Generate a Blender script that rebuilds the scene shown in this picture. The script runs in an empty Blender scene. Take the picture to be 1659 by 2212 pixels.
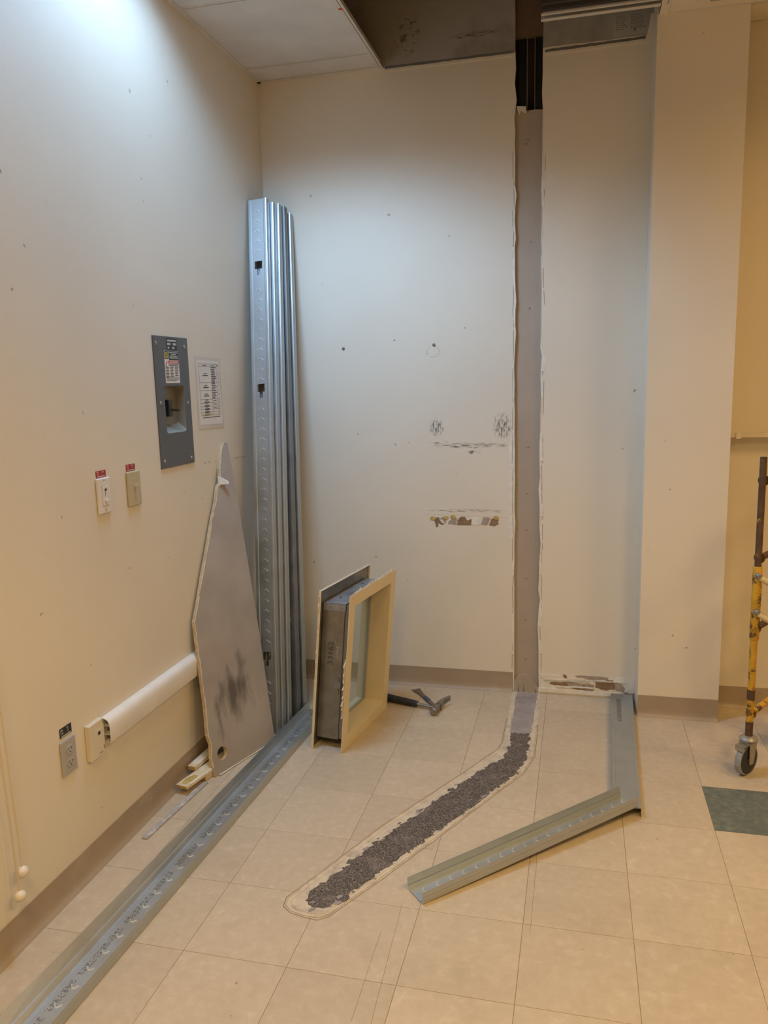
import bpy, bmesh, math, random
from mathutils import Vector, Matrix
random.seed(7)
sc = bpy.context.scene
COL = sc.collection
# ------------------------------------------------------------------ camera
YAW, PITCH, ROLL = math.radians(-14.112), math.radians(-9.4707), math.radians(-1.4846)
fw = Vector((math.sin(YAW)*math.cos(PITCH), math.cos(YAW)*math.cos(PITCH), math.sin(PITCH)))
r0 = Vector((math.cos(YAW), -math.sin(YAW), 0)); u0 = r0.cross(fw)
rt = math.cos(ROLL)*r0 + math.sin(ROLL)*u0
up = -math.sin(ROLL)*r0 + math.cos(ROLL)*u0
cd = bpy.data.cameras.new('camera'); cam = bpy.data.objects.new('camera', cd); COL.objects.link(cam)
M = Matrix((rt, up, -fw)).transposed().to_4x4(); M.translation = (1.5147, 0, 1.5524)
cam.matrix_world = M
cd.sensor_fit = 'VERTICAL'; cd.sensor_height = 24.0; cd.lens = 1692.96/2212*24.0; cd.clip_start = .02
sc.camera = cam
# ------------------------------------------------------------------ world, exposure
w = bpy.data.worlds.new('world'); sc.world = w; w.use_nodes = True
w.node_tree.nodes['Background'].inputs[0].default_value = (.5, .45, .4, 1)
w.node_tree.nodes['Background'].inputs[1].default_value = 0.0
vs = sc.view_settings
vs.view_transform = 'Standard'; vs.look = 'None'; vs.gamma = 1; vs.use_curve_mapping = False
vs.exposure = 0.07
# ------------------------------------------------------------------ lights of the room (recessed ceiling fixtures)
CEIL = 2.9686; YB = 3.773; TOP = 3.75
COOL = (.50, .81, 1.22); WARM = (1.0, .69, .31); AMBER = (1.0, .62, .24)
FIXTURES = [  # x, y, size, power, colour, spread
    (.33, 2.50, .56, 35.0, COOL, 180),
    (2.75, .90, .56, 23.0, WARM, 134),
    (1.05, -.10, .56, 24.5, WARM, 136),
    (3.40, 2.40, .56, 20.0, AMBER, 160),
    (3.60, -1.80, .56, 30.0, WARM, 150),
]
def area(name, x, y, s, power, col, spread):
    l = bpy.data.lights.new(name, 'AREA'); l.shape = 'SQUARE'; l.size = s; l.energy = power; l.color = col; l.spread = math.radians(spread)
    o = bpy.data.objects.new(name, l); COL.objects.link(o); o.location = (x, y, CEIL-.012)
    return o
def lamp_falloff(light):
    """invented falloff of the lamp: cut off above 60 degrees, dimmed toward the wall side to tame its hot spot"""
    light.use_nodes = True; t = light.node_tree; N = t.nodes; L = t.links; em = N['Emission']
    g = N.new('ShaderNodeNewGeometry'); sx = N.new('ShaderNodeSeparateXYZ'); L.new(g.outputs['Incoming'], sx.inputs[0])
    ab = N.new('ShaderNodeMath'); ab.operation = 'ABSOLUTE'; L.new(sx.outputs['Z'], ab.inputs[0])
    c1 = N.new('ShaderNodeMapRange'); c1.interpolation_type = 'SMOOTHSTEP'; c1.inputs[1].default_value = .22; c1.inputs[2].default_value = .56; L.new(ab.outputs[0], c1.inputs[0])
    c2 = N.new('ShaderNodeMapRange'); c2.interpolation_type = 'SMOOTHSTEP'; c2.inputs[1].default_value = .62; c2.inputs[2].default_value = .95; c2.inputs[3].default_value = 1; c2.inputs[4].default_value = .70; L.new(ab.outputs[0], c2.inputs[0])
    c3 = N.new('ShaderNodeMapRange'); c3.interpolation_type = 'SMOOTHSTEP'; c3.inputs[1].default_value = -.66; c3.inputs[2].default_value = -.02; c3.inputs[3].default_value = WALL_SIDE_DIM; c3.inputs[4].default_value = 1; L.new(sx.outputs['X'], c3.inputs[0])
    m1 = N.new('ShaderNodeMath'); m1.operation = 'MULTIPLY'; L.new(c1.outputs[0], m1.inputs[0]); L.new(c2.outputs[0], m1.inputs[1])
    m2 = N.new('ShaderNodeMath'); m2.operation = 'MULTIPLY'; L.new(m1.outputs[0], m2.inputs[0]); L.new(c3.outputs[0], m2.inputs[1])
    L.new(m2.outputs[0], em.inputs['Strength'])
WALL_SIDE_DIM = .03
LAMPS = [area('ceiling_lamp_light', *f) for f in FIXTURES]
lamp_falloff(LAMPS[0].data)

# ------------------------------------------------------------------ materials
def nm(name):
    m = bpy.data.materials.new(name); m.use_nodes = True
    return m, m.node_tree, m.node_tree.nodes['Principled BSDF']
def mat(name, col, rough=.6, metal=0.0, var=.06, scale=6.0, bump=0.0, bscale=200, dirt=None, dscale=3.0, dlo=.55, dhi=.8, spec=.5):
    """plain procedural material: noise-varied colour, optional dirt colour, optional fine bump"""
    m, t, b = nm(name); N = t.nodes; L = t.links
    tc = N.new('ShaderNodeTexCoord')
    n = N.new('ShaderNodeTexNoise'); n.inputs['Scale'].default_value = scale; n.inputs['Detail'].default_value = 5
    L.new(tc.outputs['Object'], n.inputs['Vector'])
    r = N.new('ShaderNodeMapRange'); r.inputs[1].default_value = .3; r.inputs[2].default_value = .7
    r.inputs[3].default_value = 1-var; r.inputs[4].default_value = 1+var
    L.new(n.outputs['Fac'], r.inputs[0])
    mul = N.new('ShaderNodeVectorMath'); mul.operation = 'SCALE'; mul.inputs[0].default_value = col
    L.new(r.outputs[0], mul.inputs['Scale']); out = mul.outputs[0]
    if dirt:
        n2 = N.new('ShaderNodeTexNoise'); n2.inputs['Scale'].default_value = dscale; n2.inputs['Detail'].default_value = 8; n2.inputs['Roughness'].default_value = .65
        L.new(tc.outputs['Object'], n2.inputs['Vector'])
        r2 = N.new('ShaderNodeMapRange'); r2.inputs[1].default_value = dlo; r2.inputs[2].default_value = dhi
        L.new(n2.outputs['Fac'], r2.inputs[0])
        mx = N.new('ShaderNodeMix'); mx.data_type = 'RGBA'; mx.inputs[7].default_value = (*dirt, 1)
        L.new(r2.outputs[0], mx.inputs[0]); L.new(out, mx.inputs[6]); out = mx.outputs[2]
    L.new(out, b.inputs['Base Color'])
    b.inputs['Roughness'].default_value = rough; b.inputs['Metallic'].default_value = metal
    b.inputs['Specular IOR Level'].default_value = spec
    if bump:
        nb = N.new('ShaderNodeTexNoise'); nb.inputs['Scale'].default_value = bscale; nb.inputs['Detail'].default_value = 3
        L.new(tc.outputs['Object'], nb.inputs['Vector'])
        bp = N.new('ShaderNodeBump'); bp.inputs['Strength'].default_value = bump; bp.inputs['Distance'].default_value = .002
        L.new(nb.outputs['Fac'], bp.inputs['Height']); L.new(bp.outputs[0], b.inputs['Normal'])
    return m
PAINT = (.79, .725, .605)
def wall_mat(name, upper=None, specks=True, line=True):
    """cream roller-stippled paint with small dark specks; bare grey board above the old ceiling line"""
    m, t, b = nm(name); N = t.nodes; L = t.links
    g = N.new('ShaderNodeNewGeometry')
    n = N.new('ShaderNodeTexNoise'); n.inputs['Scale'].default_value = 1.7; n.inputs['Detail'].default_value = 4
    L.new(g.outputs['Position'], n.inputs['Vector'])
    r = N.new('ShaderNodeMapRange'); r.inputs[1].default_value = .3; r.inputs[2].default_value = .7; r.inputs[3].default_value = .965; r.inputs[4].default_value = 1.03
    L.new(n.outputs['Fac'], r.inputs[0])
    mul = N.new('ShaderNodeVectorMath'); mul.operation = 'SCALE'; mul.inputs[0].default_value = PAINT
    L.new(r.outputs[0], mul.inputs['Scale']); out = mul.outputs[0]
    if specks:
        v = N.new('ShaderNodeTexNoise'); v.inputs['Scale'].default_value = 26; v.inputs['Detail'].default_value = 2
        L.new(g.outputs['Position'], v.inputs['Vector'])
        v2 = N.new('ShaderNodeTexNoise'); v2.inputs['Scale'].default_value = 2.3
        L.new(g.outputs['Position'], v2.inputs['Vector'])
        ad = N.new('ShaderNodeMath'); ad.operation = 'MULTIPLY_ADD'; ad.inputs[1].default_value = .22
        L.new(v2.outputs['Fac'], ad.inputs[0]); L.new(v.outputs['Fac'], ad.inputs[2])
        rs = N.new('ShaderNodeMapRange'); rs.inputs[1].default_value = .865; rs.inputs[2].default_value = .90; rs.inputs[4].default_value = .7
        L.new(ad.outputs[0], rs.inputs[0])
        mx = N.new('ShaderNodeMix'); mx.data_type = 'RGBA'; mx.inputs[7].default_value = (.30, .23, .16, 1)
        L.new(rs.outputs[0], mx.inputs[0]); L.new(out, mx.inputs[6]); out = mx.outputs[2]
    if upper:
        sx = N.new('ShaderNodeSeparateXYZ'); L.new(g.outputs['Position'], sx.inputs[0])
        nz = N.new('ShaderNodeTexNoise'); nz.inputs['Scale'].default_value = 9
        L.new(g.outputs['Position'], nz.inputs['Vector'])
        wob = N.new('ShaderNodeMath'); wob.operation = 'MULTIPLY_ADD'; wob.inputs[1].default_value = .008
        L.new(nz.outputs['Fac'], wob.inputs[0]); L.new(sx.outputs['Z'], wob.inputs[2])
        gt = N.new('ShaderNodeMath'); gt.operation = 'GREATER_THAN'; gt.inputs[1].default_value = CEIL+.004
        L.new(wob.outputs[0], gt.inputs[0])
        ns = N.new('ShaderNodeTexNoise'); ns.inputs['Scale'].default_value = 7; ns.inputs['Detail'].default_value = 6
        L.new(g.outputs['Position'], ns.inputs['Vector'])
        rp = N.new('ShaderNodeValToRGB')
        rp.color_ramp.elements[0].position = .3; rp.color_ramp.elements[0].color = (upper[0]*.75, upper[1]*.73, upper[2]*.7, 1)
        rp.color_ramp.elements[1].position = .5; rp.color_ramp.elements[1].color = (*upper, 1)
        L.new(ns.outputs['Fac'], rp.inputs[0])
        mx = N.new('ShaderNodeMix'); mx.data_type = 'RGBA'
        L.new(gt.outputs[0], mx.inputs[0]); L.new(out, mx.inputs[6]); L.new(rp.outputs[0], mx.inputs[7]); out = mx.outputs[2]
    L.new(out, b.inputs['Base Color']); b.inputs['Roughness'].default_value = .55; b.inputs['Specular IOR Level'].default_value = .35
    nb = N.new('ShaderNodeTexNoise'); nb.inputs['Scale'].default_value = 260; nb.inputs['Detail'].default_value = 2
    L.new(g.outputs['Position'], nb.inputs['Vector'])
    bp = N.new('ShaderNodeBump'); bp.inputs['Strength'].default_value = .12; bp.inputs['Distance'].default_value = .0015
    L.new(nb.outputs['Fac'], bp.inputs['Height']); L.new(bp.outputs[0], b.inputs['Normal'])
    return m
def tile_mat(name, a, bcol, chip, stain=.5):
    """vinyl composition tile: marbled chips, per-tile tint, grime"""
    m, t, b = nm(name); N = t.nodes; L = t.links
    g = N.new('ShaderNodeNewGeometry'); oi = N.new('ShaderNodeObjectInfo')
    n = N.new('ShaderNodeTexNoise'); n.inputs['Scale'].default_value = 38; n.inputs['Detail'].default_value = 7; n.inputs['Distortion'].default_value = .4
    off = N.new('ShaderNodeVectorMath'); off.operation = 'SCALE'; off.inputs['Scale'].default_value = 1
    cx = N.new('ShaderNodeCombineXYZ'); mm = N.new('ShaderNodeMath'); mm.operation = 'MULTIPLY'; mm.inputs[1].default_value = 37
    L.new(oi.outputs['Random'], mm.inputs[0]); L.new(mm.outputs[0], cx.inputs[2])
    ad = N.new('ShaderNodeVectorMath'); ad.operation = 'ADD'; L.new(g.outputs['Position'], ad.inputs[0]); L.new(cx.outputs[0], ad.inputs[1])
    L.new(ad.outputs[0], n.inputs['Vector'])
    rp = N.new('ShaderNodeValToRGB'); e = rp.color_ramp.elements
    e[0].position = .34; e[0].color = (*bcol, 1); e[1].position = .58; e[1].color = (*a, 1)
    x = rp.color_ramp.elements.new(.74); x.color = (*chip, 1)
    L.new(n.outputs['Fac'], rp.inputs[0])
    tr = N.new('ShaderNodeMapRange'); tr.inputs[3].default_value = .95; tr.inputs[4].default_value = 1.05; L.new(oi.outputs['Random'], tr.inputs[0])
    mul = N.new('ShaderNodeVectorMath'); mul.operation = 'SCALE'; L.new(rp.outputs[0], mul.inputs[0]); L.new(tr.outputs[0], mul.inputs['Scale'])
    # grime with its own blotchy shape
    ng = N.new('ShaderNodeTexNoise'); ng.inputs['Scale'].default_value = 2.6; ng.inputs['Detail'].default_value = 7; ng.inputs['Roughness'].default_value = .6
    L.new(g.outputs['Position'], ng.inputs['Vector'])
    rg = N.new('ShaderNodeMapRange'); rg.inputs[1].default_value = .53; rg.inputs[2].default_value = .75; rg.inputs[4].default_value = stain
    L.new(ng.outputs['Fac'], rg.inputs[0])
    mx = N.new('ShaderNodeMix'); mx.data_type = 'RGBA'; mx.inputs[7].default_value = (a[0]*.55, a[1]*.53, a[2]*.5, 1)
    L.new(rg.outputs[0], mx.inputs[0]); L.new(mul.outputs[0], mx.inputs[6])
    # specks
    nsx = N.new('ShaderNodeTexNoise'); nsx.inputs['Scale'].default_value = 60; nsx.inputs['Detail'].default_value = 1
    L.new(g.outputs['Position'], nsx.inputs['Vector'])
    rs = N.new('ShaderNodeMapRange'); rs.inputs[1].default_value = .78; rs.inputs[2].default_value = .81; rs.inputs[4].default_value = .6
    L.new(nsx.outputs['Fac'], rs.inputs[0])
    mx2 = N.new('ShaderNodeMix'); mx2.data_type = 'RGBA'; mx2.inputs[7].default_value = (.2, .15, .1, 1)
    L.new(rs.outputs[0], mx2.inputs[0]); L.new(mx.outputs[2], mx2.inputs[6])
    # pale plaster dust trodden around the removed partition
    L.new(mx2.outputs[2], b.inputs['Base Color'])
    rr = N.new('ShaderNodeMapRange'); rr.inputs[1].default_value = .3; rr.inputs[2].default_value = .7; rr.inputs[3].default_value = .34; rr.inputs[4].default_value = .55
    L.new(ng.outputs['Fac'], rr.inputs[0]); L.new(rr.outputs[0], b.inputs['Roughness']); b.inputs['Specular IOR Level'].default_value = .4
    return m
def glass_mat(name):
    m, t, b = nm(name)
    b.inputs['Base Color'].default_value = (.86, .95, .92, 1); b.inputs['Roughness'].default_value = .02
    b.inputs['Transmission Weight'].default_value = 1; b.inputs['IOR'].default_value = 1.45
    return m
def decal_mat(name, col, scale=(60, 60, 60), lo=.45, hi=.6, op=.8, edge=True):
    """wear mark: noise-broken film, transparent where there is no mark"""
    m, t, b = nm(name); N = t.nodes; L = t.links
    tc = N.new('ShaderNodeTexCoord'); mp = N.new('ShaderNodeMapping'); mp.inputs['Scale'].default_value = scale
    L.new(tc.outputs['Object'], mp.inputs[0])
    n = N.new('ShaderNodeTexNoise'); n.inputs['Scale'].default_value = 1; n.inputs['Detail'].default_value = 4
    L.new(mp.outputs[0], n.inputs['Vector'])
    r = N.new('ShaderNodeMapRange'); r.inputs[1].default_value = lo; r.inputs[2].default_value = hi; r.inputs[4].default_value = op
    L.new(n.outputs['Fac'], r.inputs[0]); out = r.outputs[0]
    if edge:
        g = N.new('ShaderNodeTexGradient'); g.gradient_type = 'SPHERICAL'
        mp2 = N.new('ShaderNodeMapping'); mp2.vector_type = 'POINT'; mp2.inputs['Location'].default_value = (-1, 0, -1); mp2.inputs['Scale'].default_value = (2, 0, 2)
        L.new(tc.outputs['Generated'], mp2.inputs[0])
        # flatten the thin axis: use length in generated space, clamp
        L.new(mp2.outputs[0], g.inputs[0])
        r3 = N.new('ShaderNodeMapRange'); r3.inputs[1].default_value = 0; r3.inputs[2].default_value = .5
        L.new(g.outputs['Fac'], r3.inputs[0])
        mu = N.new('ShaderNodeMath'); mu.operation = 'MULTIPLY'; L.new(out, mu.inputs[0]); L.new(r3.outputs[0], mu.inputs[1]); out = mu.outputs[0]
    L.new(out, b.inputs['Alpha']); b.inputs['Base Color'].default_value = (*col, 1); b.inputs['Roughness'].default_value = .8
    return m
def galv_mat(name, col=(.60, .63, .64), rough=.34, dust=.35):
    """galvanised steel: spangle, dust, streaks"""
    m, t, b = nm(name); N = t.nodes; L = t.links
    tc = N.new('ShaderNodeTexCoord')
    v = N.new('ShaderNodeTexVoronoi'); v.inputs['Scale'].default_value = 160; L.new(tc.outputs['Object'], v.inputs['Vector'])
    hs = N.new('ShaderNodeMapRange'); hs.inputs[3].default_value = .975; hs.inputs[4].default_value = 1.025
    sx = N.new('ShaderNodeSeparateColor'); L.new(v.outputs['Color'], sx.inputs[0]); L.new(sx.outputs[0], hs.inputs[0])
    mul = N.new('ShaderNodeVectorMath'); mul.operation = 'SCALE'; mul.inputs[0].default_value = col; L.new(hs.outputs[0], mul.inputs['Scale'])
    n = N.new('ShaderNodeTexNoise'); n.inputs['Scale'].default_value = 9; n.inputs['Detail'].default_value = 7; L.new(tc.outputs['Object'], n.inputs['Vector'])
    r = N.new('ShaderNodeMapRange'); r.inputs[1].default_value = .4; r.inputs[2].default_value = .75; r.inputs[3].default_value = 0; r.inputs[4].default_value = dust
    L.new(n.outputs['Fac'], r.inputs[0])
    mx = N.new('ShaderNodeMix'); mx.data_type = 'RGBA'; mx.inputs[7].default_value = (.42, .40, .36, 1)
    L.new(r.outputs[0], mx.inputs[0]); L.new(mul.outputs[0], mx.inputs[6]); L.new(mx.outputs[2], b.inputs['Base Color'])
    mt = N.new('ShaderNodeMapRange'); mt.inputs[1].default_value = 0; mt.inputs[2].default_value = 1; mt.inputs[3].default_value = .92; mt.inputs[4].default_value = .4
    L.new(r.outputs[0], mt.inputs[0]); L.new(mt.outputs[0], b.inputs['Metallic'])
    rr = N.new('ShaderNodeMapRange'); rr.inputs[3].default_value = rough; rr.inputs[4].default_value = rough+.3
    L.new(n.outputs['Fac'], rr.inputs[0]); L.new(rr.outputs[0], b.inputs['Roughness'])
    return m
MT = dict(
    wall_left=wall_mat('paint_left'), wall_back=wall_mat('paint_back', upper=(.40, .385, .36)), wall=wall_mat('paint'),
    wall_face=wall_mat('paint_clean', specks=False),
    tile=tile_mat('vinyl_tile', (.56, .465, .345), (.525, .43, .315), (.61, .52, .405), .32),
    tile_green=tile_mat('vinyl_tile_green', (.150, .178, .158), (.110, .135, .120), (.22, .24, .21), .25),
    joint=mat('tile_joint', (.20, .15, .105), .9),
    base=mat('vinyl_base', (.385, .30, .215), .42, dirt=(.50, .42, .33), dscale=5, dlo=.58, dhi=.85),
    ceil_tile=mat('ceiling_tile', (.68, .68, .68), .9, bump=.3, bscale=120), tee=mat('ceiling_tee', (.68, .65, .61), .5),
    dark=mat('dark_void', (.03, .026, .022), .9), deck=mat('plenum_deck', (.10, .095, .09), .9),
    board=mat('board_face', (.43, .355, .28), .75, var=.05), brownboard=mat('board_brown', (.16, .105, .065), .9, var=.15, bump=.4),
    plaster=mat('joint_compound', (.80, .765, .68), .85, var=.08, scale=30, bump=.5, bscale=90),
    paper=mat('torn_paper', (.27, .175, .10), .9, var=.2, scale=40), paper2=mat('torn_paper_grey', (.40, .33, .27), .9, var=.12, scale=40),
    glue=mat('yellow_glue', (.52, .40, .13), .6, var=.25, scale=60, bump=.6, bscale=150),
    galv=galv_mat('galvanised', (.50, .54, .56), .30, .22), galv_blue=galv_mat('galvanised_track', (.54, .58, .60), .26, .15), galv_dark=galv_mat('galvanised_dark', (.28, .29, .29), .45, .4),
    ink=mat('print_ink', (.07, .07, .075), .7), emboss=galv_mat('galvanised_emboss', (.8, .85, .9), .22, 0),  # emboss: paler steel, chevron highlights put into the colour
    panel=mat('panel_grey', (.105, .112, .117), .45, var=.04), panel_in=mat('panel_recess', (.24, .235, .20), .4, var=.05),
    black=mat('black_plastic', (.018, .017, .016), .4), zinc=mat('zinc_screw', (.55, .55, .54), .35, metal=.9),
    white=mat('white_plastic', (.80, .76, .70), .35), almond=mat('almond_plastic', (.55, .47, .30), .38), greyplas=mat('grey_plastic', (.44, .42, .40), .42),
    ivory=mat('ivory_plastic', (.72, .65, .50), .4), red=mat('red_label', (.36, .022, .018), .45), labelblack=mat('black_label', (.02, .02, .02), .45),
    labelwhite=mat('label_white', (.78, .77, .74), .5), labelyellow=mat('label_yellow', (.80, .62, .03), .5), labelred=mat('label_red', (.62, .05, .04), .5),
    pinktext=mat('pink_text', (.78, .50, .45), .5), greytext=mat('grey_text', (.62, .66, .60), .5), lime=mat('lime_tag', (.38, .62, .03), .5),
    sheet=mat('paper_sheet', (.80, .77, .72), .6), laminate=mat('laminate_film', (.66, .60, .50), .25),
    gyp=mat('gypsum_face', (.385, .345, .305), .8, var=.08, scale=5, dirt=(.30, .26, .22), dscale=4, dlo=.55, dhi=.9),
    gypcore=mat('gypsum_core', (.62, .47, .27), .9, var=.18, scale=40, bump=.8, bscale=120), gyptorn=mat('gypsum_torn', (.70, .64, .52), .9, var=.1, scale=60, bump=.6),
    cream=mat('cream_enamel', (.79, .67, .44), .35, var=.03), steel=mat('bare_steel', (.30, .285, .26), .38, metal=.75, var=.18, scale=14, dirt=(.20, .15, .09), dscale=6, dlo=.5, dhi=.8),
    steel_top=mat('bare_steel_dusty', (.30, .31, .33), .45, metal=.5, var=.2, scale=18, dirt=(.52, .52, .53), dscale=10, dlo=.5, dhi=.8),
    gasket=mat('gasket', (.42, .42, .40), .6), glass=glass_mat('pane_glass'),
    wood=mat('pale_wood', (.72, .60, .40), .7, var=.12, scale=16, dirt=(.80, .74, .62), dscale=20, dlo=.45, dhi=.6), wood_end=mat('wood_end', (.50, .33, .14), .8, var=.15, scale=50),
    rubber=mat('rubber_grip', (.022, .026, .04), .55, var=.2, scale=40, dirt=(.10, .10, .10), dscale=30), iron=mat('hammer_steel', (.30, .28, .25), .42, metal=.85, var=.15, scale=40),
    blue=mat('blue_band', (.09, .12, .24), .45, metal=.4), strip=mat('dusty_strip', (.40, .38, .37), .8, var=.15, scale=40, dirt=(.58, .55, .52), dscale=25, dlo=.5, dhi=.6),
    bead=mat('cord_bead', (.80, .72, .62), .35), cord=mat('cord', (.70, .60, .44), .8),
    scaf=mat('scaffold_yellow', (.60, .34, .03), .45, var=.12, scale=25, dirt=(.085, .045, .02), dscale=14, dlo=.52, dhi=.58, bump=.2),
    scaf_rust=mat('scaffold_rust', (.10, .055, .03), .7, var=.3, scale=30, dirt=(.48, .28, .05), dscale=18, dlo=.60, dhi=.64, bump=.4),
    scaf_pale=mat('scaffold_pale', (.62, .46, .20), .5, var=.1, scale=25, dirt=(.14, .10, .08), dscale=12, dlo=.58, dhi=.62),
    caster=mat('caster_steel', (.42, .40, .36), .4, metal=.7, dirt=(.20, .14, .08), dscale=25), tyre=mat('caster_tyre', (.035, .035, .036), .6, var=.2, scale=60), tread=mat('caster_tread', (.30, .31, .33), .7, var=.25, scale=70),
    rib=mat('rib_metal', (.05, .048, .045), .5, metal=.4), mortar=mat('mortar_edge', (.60, .515, .40), .9, var=.12, scale=25, dirt=(.33, .28, .23), dscale=16, dlo=.54, dhi=.74, bump=.8, bscale=120), shelf=mat('shelf_white', (.74, .66, .52), .4),
)
def scar_mat():
    m, t, b = nm('adhesive_residue'); N = t.nodes; L = t.links
    g = N.new('ShaderNodeNewGeometry')
    n = N.new('ShaderNodeTexNoise'); n.inputs['Scale'].default_value = 210; n.inputs['Detail'].default_value = 5; n.inputs['Roughness'].default_value = .75
    L.new(g.outputs['Position'], n.inputs['Vector'])
    rp = N.new('ShaderNodeValToRGB'); e = rp.color_ramp.elements
    e[0].position = .36; e[0].color = (.030, .024, .022, 1); e[1].position = .64; e[1].color = (.40, .345, .30, 1)
    x = rp.color_ramp.elements.new(.52); x.color = (.135, .110, .096, 1)
    L.new(n.outputs['Fac'], rp.inputs[0])
    n2 = N.new('ShaderNodeTexNoise'); n2.inputs['Scale'].default_value = 14; n2.inputs['Detail'].default_value = 5; L.new(g.outputs['Position'], n2.inputs['Vector'])
    r = N.new('ShaderNodeMapRange'); r.inputs[1].default_value = .55; r.inputs[2].default_value = .72; r.inputs[4].default_value = .5; L.new(n2.outputs['Fac'], r.inputs[0])
    mx = N.new('ShaderNodeMix'); mx.data_type = 'RGBA'; mx.inputs[7].default_value = (.32, .27, .24, 1)
    L.new(r.outputs[0], mx.inputs[0]); L.new(rp.outputs[0], mx.inputs[6]); L.new(mx.outputs[2], b.inputs['Base Color'])
    b.inputs['Roughness'].default_value = .8
    bp = N.new('ShaderNodeBump'); bp.inputs['Strength'].default_value = .9; bp.inputs['Distance'].default_value = .003
    L.new(n.outputs['Fac'], bp.inputs['Height']); L.new(bp.outputs[0], b.inputs['Normal'])
    return m
MT['scar'] = scar_mat()
MT['scar_smooth'] = mat('scar_smooth', (.33, .29, .285), .7, var=.2, scale=14, dirt=(.24, .20, .19), dscale=9, bump=.4, bscale=60)

# ------------------------------------------------------------------ mesh builder
def wloc(o):
    v = Vector((0, 0, 0))
    while o: v += o.location; o = o.parent
    return v
class MB:
    def __init__(s): s.bm = bmesh.new()
    def face(s, pts):
        try: s.bm.faces.new([s.bm.verts.new(p) for p in pts])
        except ValueError: pass
        return s
    def poly(s, V, F):
        vs_ = [s.bm.verts.new(p) for p in V]
        for f in F:
            try: s.bm.faces.new([vs_[i] for i in f])
            except ValueError: pass
        return s
    def box(s, a, b):
        x0, y0, z0 = (min(a[i], b[i]) for i in range(3)); x1, y1, z1 = (max(a[i], b[i]) for i in range(3))
        return s.poly([(x0,y0,z0),(x1,y0,z0),(x1,y1,z0),(x0,y1,z0),(x0,y0,z1),(x1,y0,z1),(x1,y1,z1),(x0,y1,z1)],
                      [(0,3,2,1),(4,5,6,7),(0,1,5,4),(1,2,6,5),(2,3,7,6),(3,0,4,7)])
    def hexa(s, P):  # 8 pts as in box order
        return s.poly(P, [(0,3,2,1),(4,5,6,7),(0,1,5,4),(1,2,6,5),(2,3,7,6),(3,0,4,7)])
    def obox(s, c, ax, ay, az):  # centre, three half vectors
        c, ax, ay, az = map(Vector, (c, ax, ay, az))
        return s.hexa([c-ax-ay-az, c+ax-ay-az, c+ax+ay-az, c-ax+ay-az, c-ax-ay+az, c+ax-ay+az, c+ax+ay+az, c-ax+ay+az])
    def prism(s, pts, d):
        """extrude a closed 3-D polygon by vector d"""
        d = Vector(d); n = len(pts); P = [Vector(p) for p in pts]
        V = P + [p+d for p in P]
        s.poly(V, [tuple(range(n))[::-1], tuple(range(n, 2*n))] + [(i, (i+1) % n, n+(i+1) % n, n+i) for i in range(n)])
        return s
    def tube(s, path, r, n=12, cap=True):
        P = [Vector(p) for p in path]; R = r if isinstance(r, (list, tuple)) else [r]*len(P); rings = []
        prev = None
        for i, p in enumerate(P):
            d = (P[min(i+1, len(P)-1)] - P[max(i-1, 0)]).normalized()
            if prev is None:
                a = d.orthogonal().normalized()
            else:
                a = (prev - d*prev.dot(d)).normalized()
            prev = a; b = d.cross(a)
            rings.append([s.bm.verts.new(p + R[i]*(math.cos(2*math.pi*k/n)*a + math.sin(2*math.pi*k/n)*b)) for k in range(n)])
        for A, B in zip(rings, rings[1:]):
            for k in range(n): s.bm.faces.new((A[k], A[(k+1) % n], B[(k+1) % n], B[k]))
        if cap:
            s.bm.faces.new(rings[0][::-1]); s.bm.faces.new(rings[-1])
        return s
    def lathe(s, c, axis, prof, n=20):
        """prof: list of (distance along axis, radius)"""
        c = Vector(c); ax = Vector(axis).normalized()
        return s.tube([c+ax*t for t, _ in prof], [max(r, 1e-4) for _, r in prof], n)
    def sphere(s, c, r, n=16):
        prof = [(-r*math.cos(math.pi*i/10), r*math.sin(math.pi*i/10)) for i in range(11)]
        return s.lathe(c, (0, 0, 1), prof, n)
    def build(s, name, m, parent=None, smooth=False, bevel=0.0, solid=0.0, edgesplit=True):
        off = wloc(parent) if parent else Vector((0, 0, 0))
        bmesh.ops.remove_doubles(s.bm, verts=s.bm.verts, dist=1e-6)
        bmesh.ops.recalc_face_normals(s.bm, faces=s.bm.faces)
        for v in s.bm.verts: v.co -= off
        me = bpy.data.meshes.new(name); s.bm.to_mesh(me); s.bm.free()
        o = bpy.data.objects.new(name, me); COL.objects.link(o); o.parent = parent
        me.materials.append(MT[m] if isinstance(m, str) else m)
        if smooth:
            for p in me.polygons: p.use_smooth = True
            if edgesplit:
                e = o.modifiers.new('edges', 'EDGE_SPLIT'); e.split_angle = math.radians(38)
        if solid:
            sd = o.modifiers.new('sheet', 'SOLIDIFY'); sd.thickness = solid; sd.offset = 0
        if bevel:
            bv = o.modifiers.new('bevel', 'BEVEL'); bv.width = bevel; bv.segments = 2; bv.limit_method = 'ANGLE'; bv.angle_limit = math.radians(40)
        return o
def tag(o, label, cat=None, group=None, kind=None):
    if label: o['label'] = label
    if cat: o['category'] = cat
    if group: o['group'] = group
    if kind: o['kind'] = kind
    return o
def thing(name, loc, label, cat, group=None):
    o = bpy.data.objects.new(name, None); COL.objects.link(o); o.location = loc; o.empty_display_size = .05
    return tag(o, label, cat, group)
def struct(o, label, cat=None): return tag(o, label, cat or o.name.split('_')[0], None, 'structure')
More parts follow.
